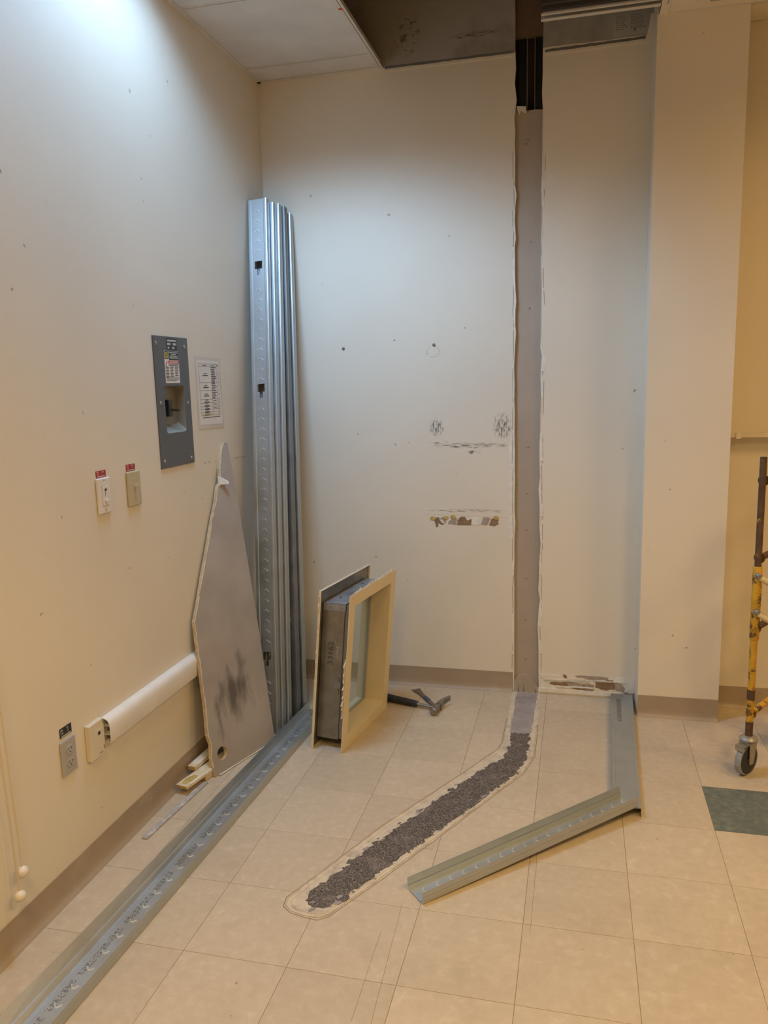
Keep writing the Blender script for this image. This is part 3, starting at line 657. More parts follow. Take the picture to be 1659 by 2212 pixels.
# ---- breaker panel
pn = thing('breaker_panel', (0, 2.755, 1.249), 'dark grey electrical breaker cover plate set in the left wall', 'breaker panel')
b = MB(); PY0, PY1, PZ0, PZ1 = 2.627, 2.886, 1.249, 1.739; x1 = .005
def rrect(y0, y1, z0, z1, r, n=5):
    out = []
    for cy, cz, a0 in ((y1-r, z1-r, 0), (y0+r, z1-r, 90), (y0+r, z0+r, 180), (y1-r, z0+r, 270)):
        for k in range(n+1):
            a = math.radians(a0+90*k/n); out.append((cy+r*math.cos(a), cz+r*math.sin(a)))
    return out
RY0, RY1, RZ0, RZ1 = 2.683, 2.836, 1.378, 1.556
inn = rrect(RY0, RY1, RZ0, RZ1, .012); 
outr = []
for (y, z), k in zip(inn, range(len(inn))):
    q = k//6; outr.append(((PY1, PZ1), (PY0, PZ1), (PY0, PZ0), (PY1, PZ0))[q])
n = len(inn)
vi = [b.bm.verts.new((x1, y, z)) for y, z in inn]; corners = [b.bm.verts.new((x1, y, z)) for y, z in ((PY1, PZ1), (PY0, PZ1), (PY0, PZ0), (PY1, PZ0))]
for k in range(n):
    k2 = (k+1) % n
    if k//6 == k2//6: b.bm.faces.new((corners[k//6], vi[k], vi[k2]))
    else: b.bm.faces.new((corners[k//6], vi[k], vi[k2], corners[k2//6]))
cb = [b.bm.verts.new((.0005, y, z)) for y, z in ((PY1, PZ1), (PY0, PZ1), (PY0, PZ0), (PY1, PZ0))]
for k in range(4): b.bm.faces.new((corners[k], corners[(k+1) % 4], cb[(k+1) % 4], cb[k]))
b.build('cover_plate', 'panel', pn)
b = MB(); inn2 = rrect(RY0+.006, RY1-.006, RZ0+.030, RZ1-.006, .012)
va = [b.bm.verts.new((x1, y, z)) for y, z in inn]; vb = [b.bm.verts.new((-.030, y, z)) for y, z in inn2]
for k in range(n): b.bm.faces.new((va[k], va[(k+1) % n], vb[(k+1) % n], vb[k]))
b.bm.faces.new(vb); rec = b.build('recess', 'panel_in', pn, smooth=True)
br = MB(); br.box((-.0295, 2.732, 1.440), (-.008, 2.762, 1.503)); br = br.build('breaker', 'black', pn, bevel=.003); tag(br, 'black breaker')
b = MB(); b.obox((.000, 2.762, 1.464), (.012, .014, -.002), (0, .004, 0), (0, 0, .0045)); b.build('breaker_handle', 'black', br, bevel=.0015)
b = MB(); b.box((-.0295, 2.705, 1.445), (-.024, 2.733, 1.500)); b.build('breaker_plate', 'galv_dark', br)
for y, z in ((2.648, 1.712), (2.862, 1.705), (2.652, 1.493), (2.862, 1.487), (2.652, 1.275), (2.862, 1.270)):
    b = MB(); b.lathe((x1, y, z), (1, 0, 0), [(0, .0075), (.0015, .0072), (.0035, .004), (.0038, .0004)], 14); s_ = b.build('screw', 'zinc', pn, smooth=True)
    b = MB(); b.box((x1+.0032, y-.0008, z-.0055), (x1+.0041, y+.0008, z+.0055)); b.build('screw_slot', 'ink', s_)
b = MB(); b.box((x1, 2.722, 1.690), (x1+.0006, 2.801, 1.733)); lb = tag(b.build('circuit_label', 'labelblack', pn), 'black label with white lettering')
b = MB(); bars(b, 2.728, 2.795, 1.7215, .006, x1+.0006, lo=.005, hi=.015); bars(b, 2.728, 2.752, 1.708, .008, x1+.0006, lo=.006, hi=.009); bars(b, 2.770, 2.795, 1.708, .008, x1+.0006, lo=.006, hi=.010)
bars(b, 2.730, 2.741, 1.694, .008, x1+.0006, lo=.006, hi=.009); bars(b, 2.764, 2.780, 1.694, .008, x1+.0006, lo=.006, hi=.009); b.build('lettering', 'greytext', lb)
LY0, LY1, LZ0, LZ1 = 2.706, 2.806, 1.571, 1.683; LW = LY1-LY0
b = MB(); b.box((x1, 2.700, 1.566), (x1+.0006, 2.808, 1.686)); lb = tag(b.build('warning_label', 'labelwhite', pn), 'white warning label with yellow logo and red band')
xx = x1+.0006
b = MB(); b.box((xx, 2.702, 1.656), (xx+.0003, 2.730, 1.685)).box((xx, 2.733, 1.652), (xx+.0003, 2.807, 1.685)); b.build('black_header', 'labelblack', lb)
b = MB()
for q in ((2.706, 2.708, 1.660, 1.681), (2.724, 2.726, 1.660, 1.681), (2.706, 2.726, 1.660, 1.6625), (2.706, 2.726, 1.6785, 1.681)): b.box((xx+.0003, q[0], q[2]), (xx+.0006, q[1], q[3]))
b.build('logo_square', 'labelyellow', lb)
text('logo_letter', 'D', .0175, (xx+.0004, 2.7098, 1.6643), YD, ZD, 'labelyellow', lb)
b = MB()
for k, (a, c) in enumerate(((2.737, 2.803), (2.752, 2.788), (2.741, 2.800), (2.739, 2.803))): bars(b, a, c, 1.678-k*.0065, .0036, xx+.0003, lo=.004, hi=.010, gap=.0015)
b.build('lettering', 'greytext', lb)
b = MB(); b.box((xx, 2.722, 1.640), (xx+.0003, 2.807, 1.6495)); rb = b.build('red_band', 'labelred', lb)
b = MB(); bars(b, 2.738, 2.800, 1.6428, .0042, xx+.0003, lo=.005, hi=.012); b.poly([(xx+.0005, 2.727, 1.642), (xx+.0005, 2.735, 1.642), (xx+.0005, 2.731, 1.648)], [(0, 1, 2)]); b.build('lettering', 'labelwhite', rb)
b = MB(); b.prism([(xx, 2.706, 1.632), (xx, 2.712, 1.648), (xx, 2.716, 1.642), (xx, 2.711, 1.630)], (.0003, 0, 0)); b.build('hazard_figure', 'labelred', lb)
b = MB()
for k in range(2): bars(b, 2.728, 2.802, 1.6355-k*.004, .0022, xx, lo=.003, hi=.009, gap=.0012)
for a, c in ((2.704, 2.733), (2.738, 2.767), (2.773, 2.803)):
    z = 1.626
    while z > 1.590:
        for _ in range(random.choice((2, 3, 3))):
            bars(b, a, c-random.uniform(0, .010), z, .0018, xx, lo=.003, hi=.008, gap=.001); z -= .0030
        z -= .0022
for k in range(3): bars(b, 2.706, 2.803-.02*(k == 2), 1.584-k*.0048, .0020, xx, lo=.004, hi=.012, gap=.001)
b.build('small_print', 'ink', lb)
b = MB(); y = 2.975
while y < 3.40:   # long thin scratch behind the offcut
    l_ = random.uniform(.006, .03)
    if random.random() < .75: b.obox((.0004, y+l_/2, 1.238-.028*(y-2.91)+random.uniform(-.001, .001)), (.0004, 0, 0), (0, l_/2, .0006), (0, 0, .0010))
    y += l_+random.uniform(.002, .02)
tag(b.build('scratch', 'paper2', wall_left), 'thin broken scratch', None, None, 'stuff')
# ---- laminated schedule
sh = thing('paper_schedule', (0, 3.06, 1.375), 'laminated paper schedule with a printed table taped beside the breaker panel', 'paper')
b = MB(); b.prism([(.0006, 2.949, 1.672), (.0006, 3.176, 1.668), (.0006, 3.184, 1.372), (.0006, 2.946, 1.378)], (.0008, 0, 0)); b.build('laminate', 'laminate', sh)
b = MB(); b.prism([(.0014, 2.962, 1.658), (.0014, 3.164, 1.655), (.0014, 3.170, 1.388), (.0014, 2.962, 1.394)], (.0005, 0, 0)); pp = b.build('sheet', 'sheet', sh)
b = MB(); xx = .0019
ty0, ty1, tz0, tz1 = 2.976, 3.154, 1.430, 1.642; rows = [1.642, 1.632, 1.566, 1.533, 1.497, 1.482, 1.467, 1.455, 1.443, 1.430]
for z in rows: b.box((xx, ty0, z-.0005), (xx+.0003, ty1, z+.0005))
for y in (ty0, 3.086, 3.137, ty1): b.box((xx, y-.0005, tz0), (xx+.0003, y+.0005, tz1))
b.build('table_rules', 'ink', pp)
b = MB()
for a, c, zz in ((3.015, 3.045, 1.635), (3.095, 3.115, 1.635), (3.140, 3.150, 1.635)): bars(b, a, c, zz, .003, xx)
for (a, c) in zip(rows[1:], rows[2:]):
    zc = (a+c)/2; n_ = 2 
    bars(b, 3.018, 3.046, zc+.002, .0035, xx); bars(b, 3.008, 3.056, zc-.006, .0042, xx, lo=.008, hi=.02, gap=.0008)
z = 1.626
while z > 1.50:
    bars(b, 3.088, 3.088+random.uniform(.025, .046), z, .0036, xx, lo=.006, hi=.02, gap=.0008); z -= .0074
for z in (1.488, 1.473, 1.459): bars(b, 3.092, 3.125, z, .0030, xx)
for z in (1.60, 1.55, 1.515, 1.489, 1.474, 1.460, 1.448, 1.436): b.box((xx, 3.143, z), (xx+.0003, 3.147, z+.004))
bars(b, 2.99, 3.15, 1.420, .003, xx, lo=.01, hi=.03, gap=.001); tag(b.build('table_text', 'ink', pp), None, None, None, 'stuff')
b = MB(); b.box((xx, 2.985, 1.433), (xx+.0004, 3.078, 1.4365)); b.build('highlight', 'glue', pp)
# ---- wall plates
def plate(y0, y1, z0, z1, d, m, parent, bev=.0045, name='plate'):
    b = MB(); b.box((.0004, y0, z0), (d, y1, z1)); o = b.build(name, m, parent); bv = o.modifiers.new('bevel', 'BEVEL'); bv.width = bev; bv.segments = 3; bv.limit_method = 'ANGLE'; return o
def pscrew(y, z, x, m, parent):
    b = MB(); b.lathe((x-.0005, y, z), (1, 0, 0), [(0, .0034), (.0014, .003), (.0016, .0004)], 10); o = b.build('screw', m, parent, smooth=True)
    return o
def lab_block(parent, y0, y1, z0, z1, m, tm, lines, name='label_plate', x=.0004):
    b = MB(); b.box((x, y0, z0), (x+.0012, y1, z1)); o = b.build(name, m, parent)
    bq = MB(); bars(bq, y0+.004, y1-.005, z0+.002, .0032, x+.0012, lo=.003, hi=.007, gap=.001); tag(bq.build('small_print', tm, o), None, None, None, 'stuff')
    for body, size, y, z in lines: text('lettering', body, size, (x+.0013, y, z), YD, ZD, tm, o)
    return o
dm = thing('dimmer_switch', (0, 2.247, 1.147), 'white slide dimmer switch plate under a red label', 'switch', 'wall switches')
plate(2.210, 2.284, 1.147, 1.265, .009, 'white', dm)
b = MB(); b.box((.008, 2.231, 1.172), (.0094, 2.266, 1.240)); b.build('insert_gap', 'greyplas', dm)
b = MB(); b.box((.008, 2.2325, 1.1735), (.0105, 2.2645, 1.2385)); ins = b.build('insert', 'white', dm, bevel=.001)
b = MB(); b.box((.0103, 2.2455, 1.222), (.0109, 2.257, 1.229)); b.build('slide_window', 'labelblack', ins)
b = MB(); b.box((.0103, 2.2465, 1.203), (.0109, 2.2485, 1.222)); b.build('slide_slot', 'ink', ins)
b = MB(); b.box((.0103, 2.244, 1.183), (.0165, 2.256, 1.194)); b.build('slider', 'white', ins, bevel=.0015)
pscrew(2.2475, 1.257, .009, 'greyplas', dm); pscrew(2.2475, 1.158, .009, 'greyplas', dm)
l_ = thing('circuit_label', (0, 2.245, 1.266), 'small red circuit label above the white dimmer', 'label', 'red circuit labels')
lab_block(l_, 2.218, 2.272, 1.2665, 1.2885, 'red', 'pinktext', (('PNL', .0075, 2.221, 1.2815), ('1SB2', .0075, 2.247, 1.2815), ('CKT', .0075, 2.221, 1.2745), ('2', .0075, 2.253, 1.2745)))
tg = thing('toggle_switch', (0, 2.427, 1.144), 'almond toggle switch plate under a red label', 'switch', 'wall switches')
plate(2.387, 2.468, 1.144, 1.266, .0085, 'almond', tg)
b = MB(); b.box((.008, 2.4225, 1.193), (.0091, 2.4325, 1.218)); b.build('toggle_slot', 'strip', tg)
b = MB(); b.hexa([(.008, 2.4238, 1.208), (.008, 2.4312, 1.208), (.008, 2.4312, 1.217), (.008, 2.4238, 1.217), (.021, 2.4245, 1.214), (.021, 2.4305, 1.214), (.021, 2.4305, 1.2225), (.021, 2.4245, 1.2225)]); b.build('toggle', 'ivory', tg, bevel=.001)
pscrew(2.4275, 1.237, .0085, 'greyplas', tg); pscrew(2.4275, 1.173, .0085, 'greyplas', tg)
l_ = thing('circuit_label', (0, 2.42, 1.268), 'small red circuit label above the almond toggle switch', 'label', 'red circuit labels')
lab_block(l_, 2.394, 2.449, 1.2675, 1.2905, 'red', 'pinktext', (('PNL', .0075, 2.397, 1.2835), ('1SB2', .0075, 2.423, 1.2835), ('CKT', .0075, 2.397, 1.2765), ('2', .0075, 2.429, 1.2765)))
ot = thing('duplex_outlet', (0, 1.950, .384), 'grey duplex power outlet under a black label', 'outlet')
plate(1.915, 1.986, .384, .497, .007, 'greyplas', ot)
for z in (.462, .420):
    b = MB(); pr = [(1.9525+.0165*math.cos(a*math.pi/12), max(z-.0125, min(z+.0125, z+.0165*math.sin(a*math.pi/12)))) for a in range(24)]
    b.prism([(.006, y, zz) for y, zz in pr], (.0035, 0, 0)); rc = b.build('receptacle', 'greyplas', ot)
    b = MB(); b.box((.0094, 1.9445, z-.001), (.0098, 1.9465, z+.008)).box((.0094, 1.958, z-.001), (.0098, 1.960, z+.006)).box((.0094, 1.950, z-.009), (.0098, 1.955, z-.005)).box((.0094, 1.958, z+.002), (.0098, 1.9635, z+.004)); b.build('slots', 'ink', rc)
pscrew(1.9525, .441, .007, 'strip', ot)
l_ = thing('outlet_label', (0, 1.95, .507), 'small black circuit label above the grey outlet', 'label')
lab_block(l_, 1.923, 1.979, .507, .537, 'labelblack', 'greytext', (('PN', .0095, 1.9265, .526), ('1S', .0095, 1.955, .526), ('CK', .0095, 1.9265, .517), ('11', .0095, 1.957, .517)))
jk = thing('data_jack', (0, 2.078, .373), 'ivory surface box with a data jack beside the white raceway', 'outlet')
plate(2.040, 2.118, .373, .494, .019, 'ivory', jk, .003, 'box')
b = MB(); b.box((.0188, 2.078, .462), (.0194, 2.100, .467)); b.build('label_slot', 'white', jk)
b = MB(); b.prism([(.0188, 2.083, .447), (.0188, 2.096, .447), (.0188, 2.096, .456), (.0188, 2.092, .456), (.0188, 2.092, .459), (.0188, 2.087, .459), (.0188, 2.087, .456), (.0188, 2.083, .456)], (.0008, 0, 0)); b.build('jack_port', 'labelblack', jk)
for y, z in ((2.110, .478), (2.110, .390)):
    b = MB(); b.box((.0188, y, z), (.0194, y+.003, z+.012)); b.build('latch_slot', 'ink', jk)
b = MB(); b.box((.0188, 2.084, .3835), (.0193, 2.102, .3855)); b.build('latch_slot', 'ink', jk)
for z in (.455, .435, .415, .40):
    for y in (2.062, 2.108):
        b = MB(); b.lathe((.0188, y, z), (1, 0, 0), [(0, .0013), (.0006, .001)], 8); b.build('rivet', 'strip', jk)
# ---- raceway
rw = thing('cable_raceway', (0, 2.7, .40), 'white plastic cable raceway running along the left wall', 'raceway')
prof = [(.0006, .484), (.012, .484), (.022, .481), (.029, .474), (.033, .463), (.034, .450), (.034, .404), (.033, .400), (.0006, .400)]
def hollow(prof, t):
    cy = sum(p[0] for p in prof)/len(prof); return prof
b = MB(); inner_p = [(.0026, .482), (.012, .482), (.021, .479), (.0273, .4725), (.031, .4625), (.032, .450), (.032, .404), (.0315, .402), (.0026, .402)]
n = len(prof); ya, yb = 2.128, 3.30
V = [[b.bm.verts.new((x, y, z)) for x, z in P] for y, P in ((ya, prof), (yb, prof), (ya, inner_p), (yb, inner_p))]
for k in range(n):
    k2 = (k+1) % n
    b.bm.faces.new((V[0][k], V[0][k2], V[1][k2], V[1][k])); b.bm.faces.new((V[2][k], V[2][k2], V[3][k2], V[3][k]))
    b.bm.faces.new((V[0][k], V[0][k2], V[2][k2], V[2][k])); b.bm.faces.new((V[1][k], V[1][k2], V[3][k2], V[3][k]))
b.build('cover', 'white', rw, smooth=True)
for z in (.455, .425):
    b = MB(); b.box((.0026, 2.133, z), (.030, 3.29, z+.002)); b.build('divider', 'white', rw)
# ---- blind cord with two ball weights
cw = thing('pull_cord', (.03, 1.66, .17), 'pale pull cord loop with two ball weights hanging by the left wall', 'cord')
b = MB(); b.sphere((.030, 1.678, .233), .0165); b.build('ball_weight', 'bead', cw, smooth=True, edgesplit=False)
b = MB(); b.sphere((.034, 1.655, .176), .0165); b.build('ball_weight', 'bead', cw, smooth=True, edgesplit=False)
b = MB(); b.tube([(.030, 1.678, .245), (.030, 1.676, .33), (.030, 1.672, .47), (.032, 1.665, .62), (.035, 1.655, .80), (.04, 1.60, 1.4), (.045, 1.56, 2.1)], .0022, 8); b.build('cord', 'cord', cw, smooth=True)
b = MB(); b.tube([(.034, 1.655, .188), (.034, 1.652, .30), (.034, 1.648, .45), (.036, 1.640, .62), (.04, 1.59, 1.4), (.045, 1.56, 2.1)], .0022, 8); b.build('cord', 'cord', cw, smooth=True)

# ================================================================== METAL STUDS AND TRACKS
def sheet(strips):
    """strips: list of (polyline A, polyline B) quads between consecutive points"""
    b = MB()
    for A, B in strips:
        for i in range(len(A)-1): b.face([A[i], A[i+1], B[i+1], B[i]])
    return b
def stud(label, br, tr, wdir, fdir, holes=(), chev=False, sz=.092, fl=.033, mtl='galv', chev_range=(.1, 2.4)):
    """steel C-stud: br / tr = bottom and top of its right web edge, wdir = right-to-left, fdir = flange direction"""
    br, tr = Vector(br), Vector(tr); ax = (tr-br); Ln = ax.length; ax.normalize()
    W = Vector(wdir); W = (W-ax*W.dot(ax)).normalized(); Fd = Vector(fdir); Fd = (Fd-ax*Fd.dot(ax)-W*Fd.dot(W)).normalized()
    root = thing('steel_stud', br, label, 'steel stud', 'steel studs leaning in the corner')
    P = lambda u, v, l: br + W*u + Fd*v + ax*l
    hw, sw = .0185, .0075
    us = [0, .004, .013, .016, sz/2-hw, sz/2-sw, sz/2+sw, sz/2+hw, sz-.016, sz-.013, sz-.004, sz]
    dv = [.001, 0, 0, .0022, .0022, .0022, .0022, .0022, .0022, 0, 0, .001]
    ls = {0, Ln}
    for h in holes: ls |= {h-.030, h-.002, h+.034}
    ls = sorted(ls); b = MB()
    for i in range(len(us)-1):
        for k in range(len(ls)-1):
            um, lm = (us[i]+us[i+1])/2, (ls[k]+ls[k+1])/2; cut = False
            for h in holes:
                if abs(um-sz/2) < hw and h-.002 < lm < h+.034: cut = True
                if abs(um-sz/2) < sw and h-.030 < lm < h-.001: cut = True
            if not cut: b.face([P(us[i], dv[i], ls[k]), P(us[i+1], dv[i+1], ls[k]), P(us[i+1], dv[i+1], ls[k+1]), P(us[i], dv[i], ls[k+1])])
    b.build('web', mtl, root, solid=.0009)
    for u, s in ((0, 1), (sz, -1)):
        b = MB(); pr = [(u, .001), (u, .010), (u+s*.0012, .0115), (u+s*.0012, .0155), (u, .017), (u, fl), (u+s*.007, fl)]
        for (ua, va), (ub, vb) in zip(pr, pr[1:]): b.face([P(ua, va, 0), P(ub, vb, 0), P(ub, vb, Ln), P(ua, va, Ln)])
        b.build('flange', mtl, root, solid=.0009)
    if chev:
        b = MB(); l = chev_range[0]
        while l < chev_range[1]:
            if not any(abs(l-h) < .055 for h in holes):
                c = P(sz/2, .0012, l)
                for s in (-1, 1):
                    d = (W*s*.012 - ax*.012); b.obox(c+d*.62, d*.5, Fd*.0013, d.cross(Fd).normalized()*.0017)
            l += .046
        tag(b.build('embossed_chevrons', 'emboss', root), None, None, None, 'stuff')
    return root
WD, FD = (-1, .06, 0), (0, 1, .2)
stud('front steel stud with keyhole slots and chevrons, nearest in the corner bundle', (.222, 3.085, 0.001), (.098, 3.56, 2.40), WD, FD, (.335, 1.555, 2.125), True)
stud('second steel stud in the corner bundle, just behind the front one', (.232, 3.125, 0.001), (.1155, 3.600, 2.388), WD, FD, (.340, 1.560, 2.130))
stud('middle steel stud of the five leaning in the corner', (.244, 3.168, 0.001), (.128, 3.640, 2.390), WD, FD, (.345, 1.565, 2.135))
stud('fourth steel stud in the corner bundle, its web showing in the gap', (.250, 3.275, 0.001), (.139, 3.682, 2.385), WD, FD, (.435, 1.6, 2.1), mtl='galv_dark')  # darker steel stands in for the shade on this web
stud('rearmost steel stud of the corner bundle, against the back wall', (.259, 3.335, 0.001), (.149, 3.729, 2.362), WD, FD, (.435, 1.6, 2.1))

def dotprint(b, P, l0, l1, u0, hgt, wch=.010, density=.55, gapp=.15):
    """dot-matrix stamp: rows of worn dots along the member"""
    l = l0
    while l < l1:
        if random.random() < gapp: l += wch; continue
        for i in range(4):
            for k in range(6):
                if random.random() < density:
                    u = u0+k*hgt/6; ll = l+i*wch/5
                    b.face([P(u, ll), P(u+hgt/9, ll), P(u+hgt/9, ll+wch/7), P(u, ll+wch/7)])
        l += wch
def track(label, A, B, wdir, up_, width, fl, splay=(0, 0), mtl='galv_blue', chev=True, prints=((.0, 1.0),), z0=.0012, du=None, chev_u=.62, print_u=.30, cstep=.055, group='steel tracks lying on the floor'):
    """U track; A, B = ends of its right web edge; splay = outward lean of the left flange top at A and B"""
    A, B = Vector(A), Vector(B); ax = B-A; Ln = ax.length; ax.normalize(); Wd = Vector(wdir); Wd = (Wd-ax*Wd.dot(ax)).normalized()
    U = ax.cross(Wd) if up_ > 0 else Wd.cross(ax)
    if (U.z > 0) != (up_ > 0): U = -U
    root = thing('steel_track', A, label, 'steel track', group)
    P = lambda u, v, l: A + Wd*u + U*v + ax*l
    b = MB(); N = 12; ls = [Ln*k/N for k in range(N+1)]
    for k in range(N):
        for (ua, va), (ub, vb) in (((0, 0), (.012, 0)), ((.012, 0), (.0145, .0016)), ((.0145, .0016), (width-.0145, .0016)), ((width-.0145, .0016), (width-.012, 0)), ((width-.012, 0), (width, 0))):
            b.face([P(ua, va, ls[k]), P(ub, vb, ls[k]), P(ub, vb, ls[k+1]), P(ua, va, ls[k+1])])
    b.build('web', mtl, root, solid=.0009)
    b = MB()
    for k in range(N):
        for va, vb, oa, ob in ((0, fl*.5, 0, 0), (fl*.5, fl*.58, 0, -.0012), (fl*.58, fl, -.0012, -.0012)):
            b.face([P(oa, va, ls[k]), P(ob, vb, ls[k]), P(ob, vb, ls[k+1]), P(oa, va, ls[k+1])])
    b.build('flange', mtl, root, solid=.0009)
    b = MB()
    for k in range(N):
        s0, s1 = (splay[0]+(splay[1]-splay[0])*q/Ln for q in (ls[k], ls[k+1]))
        for ta, tb in ((0, .3), (.3, .38), (.38, 1)):
            ja = .0015 if ta == .38 else 0; jb = .0015 if tb in (.38, 1) else 0
            b.face([P(width+s0*ta+ja, fl*ta, ls[k]), P(width+s0*tb+jb, fl*tb, ls[k]), P(width+s1*tb+jb, fl*tb, ls[k+1]), P(width+s1*ta+ja, fl*ta, ls[k+1])])
    b.build('flange', mtl, root, solid=.0009)
    if chev:
        b = MB(); l = .03
        while l < Ln-.02:
            c = P(width*(1-chev_u), .0022, l)
            for s in (-1, 1):
                d = (Wd*s*.010 + ax*.011); b.obox(c+d*.62, d*.5, U*.0014, d.cross(U).normalized()*.0018)
            l += cstep
        tag(b.build('embossed_chevrons', 'emboss', root), None, None, None, 'stuff')
    if prints:
        b = MB()
        for t0, t1 in prints: dotprint(b, lambda u, l: P(u, .0022, l) if up_ > 0 else P(u, -.0006, l), Ln*t0, Ln*t1, width*print_u, width*.20, .016)
        tag(b.build('printed_text', 'ink', root), 'worn dot printed lettering', None, None, 'stuff')
    return root
track('long steel track running along the left wall toward the corner', (.2855, 1.20, .0012), (.370, 3.370, .0012), (-1, 0, 0), 1, .100, .040, (.040, 0), prints=((.04, .985),), chev_u=.47, print_u=.56, cstep=.066)
track('short steel track lying face down against the wall by the column', (1.7475, 2.705, .0330), (1.780, 3.748, .0330), (-1, 0, 0), -1, .098, .032, prints=((.70, .95),), chev=False, print_u=.55, mtl='galv')
track('short steel track with raised flanges lying across the floor, resting on another track', (1.080, 2.082, .0012), (1.738, 2.712, .0375), (-1, 1, 0), 1, .084, .040, prints=((.42, .97),), chev_u=.42, print_u=.28, cstep=.05)

# ================================================================== DRYWALL SCRAP
p1, p2, p3 = Vector((.114, 2.662, 0)), Vector((.231, 3.036, 0)), Vector((.032, 3.195, 1.305))
pn_ = (p2-p1).cross(p3-p1).normalized()
if pn_.x < 0: pn_ = -pn_
bd = thing('drywall_offcut', p1, 'grey offcut of gypsum board with a round hole leaning on the left wall', 'drywall')
U_ = (p2-p1).normalized(); V_ = pn_.cross(U_).normalized()
if V_.z < 0: V_ = -V_
# outline in metres in the plane of the board (along its foot, up its face)
loc2 = [(0.0107, 0.0011), (0.0268, 0.0008), (0.0993, 0.0006), (0.1642, 0.0006), (0.2389, 0.0007), (0.3071, 0.0008), (0.3856, 0.0011), (0.3909, 0.06), (0.4197, 0.4836), (0.4371, 0.8664), (0.4492, 1.1751), (0.4503, 1.327), (0.424, 1.3271), (0.4027, 1.2923), (0.3713, 1.2206), (0.3617, 1.1652), (0.3398, 1.1478), (0.3102, 1.0818), (0.2626, 0.9997), (0.2056, 0.8919), (0.1476, 0.7872), (0.113, 0.7181), (0.062, 0.626), (0.0524, 0.5235), (0.0403, 0.3931), (0.0306, 0.2811), (0.0139, 0.1721), (0.0209, 0.1305), (0.009, 0.0776), (0.0066, 0.04)]
def on_face(u, v): return p1+U_*u+V_*v
hu, hv = .0703, .0764; hr = .027
b = MB(); bm = b.bm
ov = [bm.verts.new(p1+U_*u+V_*v) for u, v in loc2]; hv_ = [bm.verts.new(p1+U_*(hu+hr*math.cos(-a*math.pi/10))+V_*(hv+hr*math.sin(-a*math.pi/10))) for a in range(20)]
ed = [bm.edges.new((ov[i], ov[(i+1) % len(ov)])) for i in range(len(ov))] + [bm.edges.new((hv_[i], hv_[(i+1) % 20])) for i in range(20)]
bmesh.ops.triangle_fill(bm, use_beauty=True, use_dissolve=False, edges=ed)
for f in bm.faces:
    if f.normal.dot(pn_) < 0: f.normal_flip()
def gyp_face_mat():
    m, t, bs = nm('gypsum_smudged'); N = t.nodes; L = t.links
    tc = N.new('ShaderNodeTexCoord')
    n1 = N.new('ShaderNodeTexNoise'); n1.inputs['Scale'].default_value = 4; n1.inputs['Detail'].default_value = 6; L.new(tc.outputs['Object'], n1.inputs['Vector'])
    rp = N.new('ShaderNodeValToRGB'); rp.color_ramp.elements[0].position = .3; rp.color_ramp.elements[0].color = (.33, .285, .245, 1); rp.color_ramp.elements[1].position = .7; rp.color_ramp.elements[1].color = (.44, .39, .34, 1)
    L.new(n1.outputs['Fac'], rp.inputs[0])
    mp = N.new('ShaderNodeMapping'); mp.inputs['Scale'].default_value = (16, 16, 5); L.new(tc.outputs['Object'], mp.inputs[0])
    n2 = N.new('ShaderNodeTexNoise'); n2.inputs['Scale'].default_value = 1; n2.inputs['Detail'].default_value = 5; L.new(mp.outputs[0], n2.inputs['Vector'])
    sm = on_face(.2228, .2693)-p1
    dist = N.new('ShaderNodeVectorMath'); dist.operation = 'DISTANCE'; dist.inputs[1].default_value = sm; L.new(tc.outputs['Object'], dist.inputs[0])
    rd = N.new('ShaderNodeMapRange'); rd.inputs[1].default_value = .05; rd.inputs[2].default_value = .24; rd.inputs[3].default_value = .20; rd.inputs[4].default_value = -.12; L.new(dist.outputs['Value'], rd.inputs[0])
    ad = N.new('ShaderNodeMath'); L.new(n2.outputs['Fac'], ad.inputs[0]); L.new(rd.outputs[0], ad.inputs[1])
    r2 = N.new('ShaderNodeMapRange'); r2.inputs[1].default_value = .60; r2.inputs[2].default_value = .84; r2.inputs[4].default_value = .85; L.new(ad.outputs[0], r2.inputs[0])
    mx = N.new('ShaderNodeMix'); mx.data_type = 'RGBA'; mx.inputs[7].default_value = (.085, .075, .065, 1); L.new(r2.outputs[0], mx.inputs[0]); L.new(rp.outputs[0], mx.inputs[6])
    L.new(mx.outputs[2], bs.inputs['Base Color']); bs.inputs['Roughness'].default_value = .8; return m
b.build('paper_face', gyp_face_mat(), bd)
TH = .0155; b = MB()
for i in range(len(loc2)):
    j = (i+1) % len(loc2); a, c = p1+U_*loc2[i][0]+V_*loc2[i][1], p1+U_*loc2[j][0]+V_*loc2[j][1]
    m1 = random.uniform(-.0015, .0015)
    b.face([a, c, c-pn_*TH, a-pn_*TH])
for k in range(20):
    a0, a1 = -k*math.pi/10, -(k+1)*math.pi/10
    A0 = p1+U_*(hu+hr*math.cos(a0))+V_*(hv+hr*math.sin(a0)); A1 = p1+U_*(hu+hr*math.cos(a1))+V_*(hv+hr*math.sin(a1)); b.face([A0, A1, A1-pn_*TH, A0-pn_*TH])
tag(b.build('gypsum_core', 'gypcore', bd), 'tan broken edge of the board')
b = MB(); bm = b.bm
ov = [bm.verts.new(p1+U_*u+V_*v-pn_*TH) for u, v in loc2]; hv_ = [bm.verts.new(p1+U_*(hu+hr*math.cos(-a*math.pi/10))+V_*(hv+hr*math.sin(-a*math.pi/10))-pn_*TH) for a in range(20)]
ed = [bm.edges.new((ov[i], ov[(i+1) % len(ov)])) for i in range(len(ov))] + [bm.edges.new((hv_[i], hv_[(i+1) % 20])) for i in range(20)]
bmesh.ops.triangle_fill(bm, use_beauty=True, use_dissolve=False, edges=ed); b.build('paper_back', 'gypcore', bd)
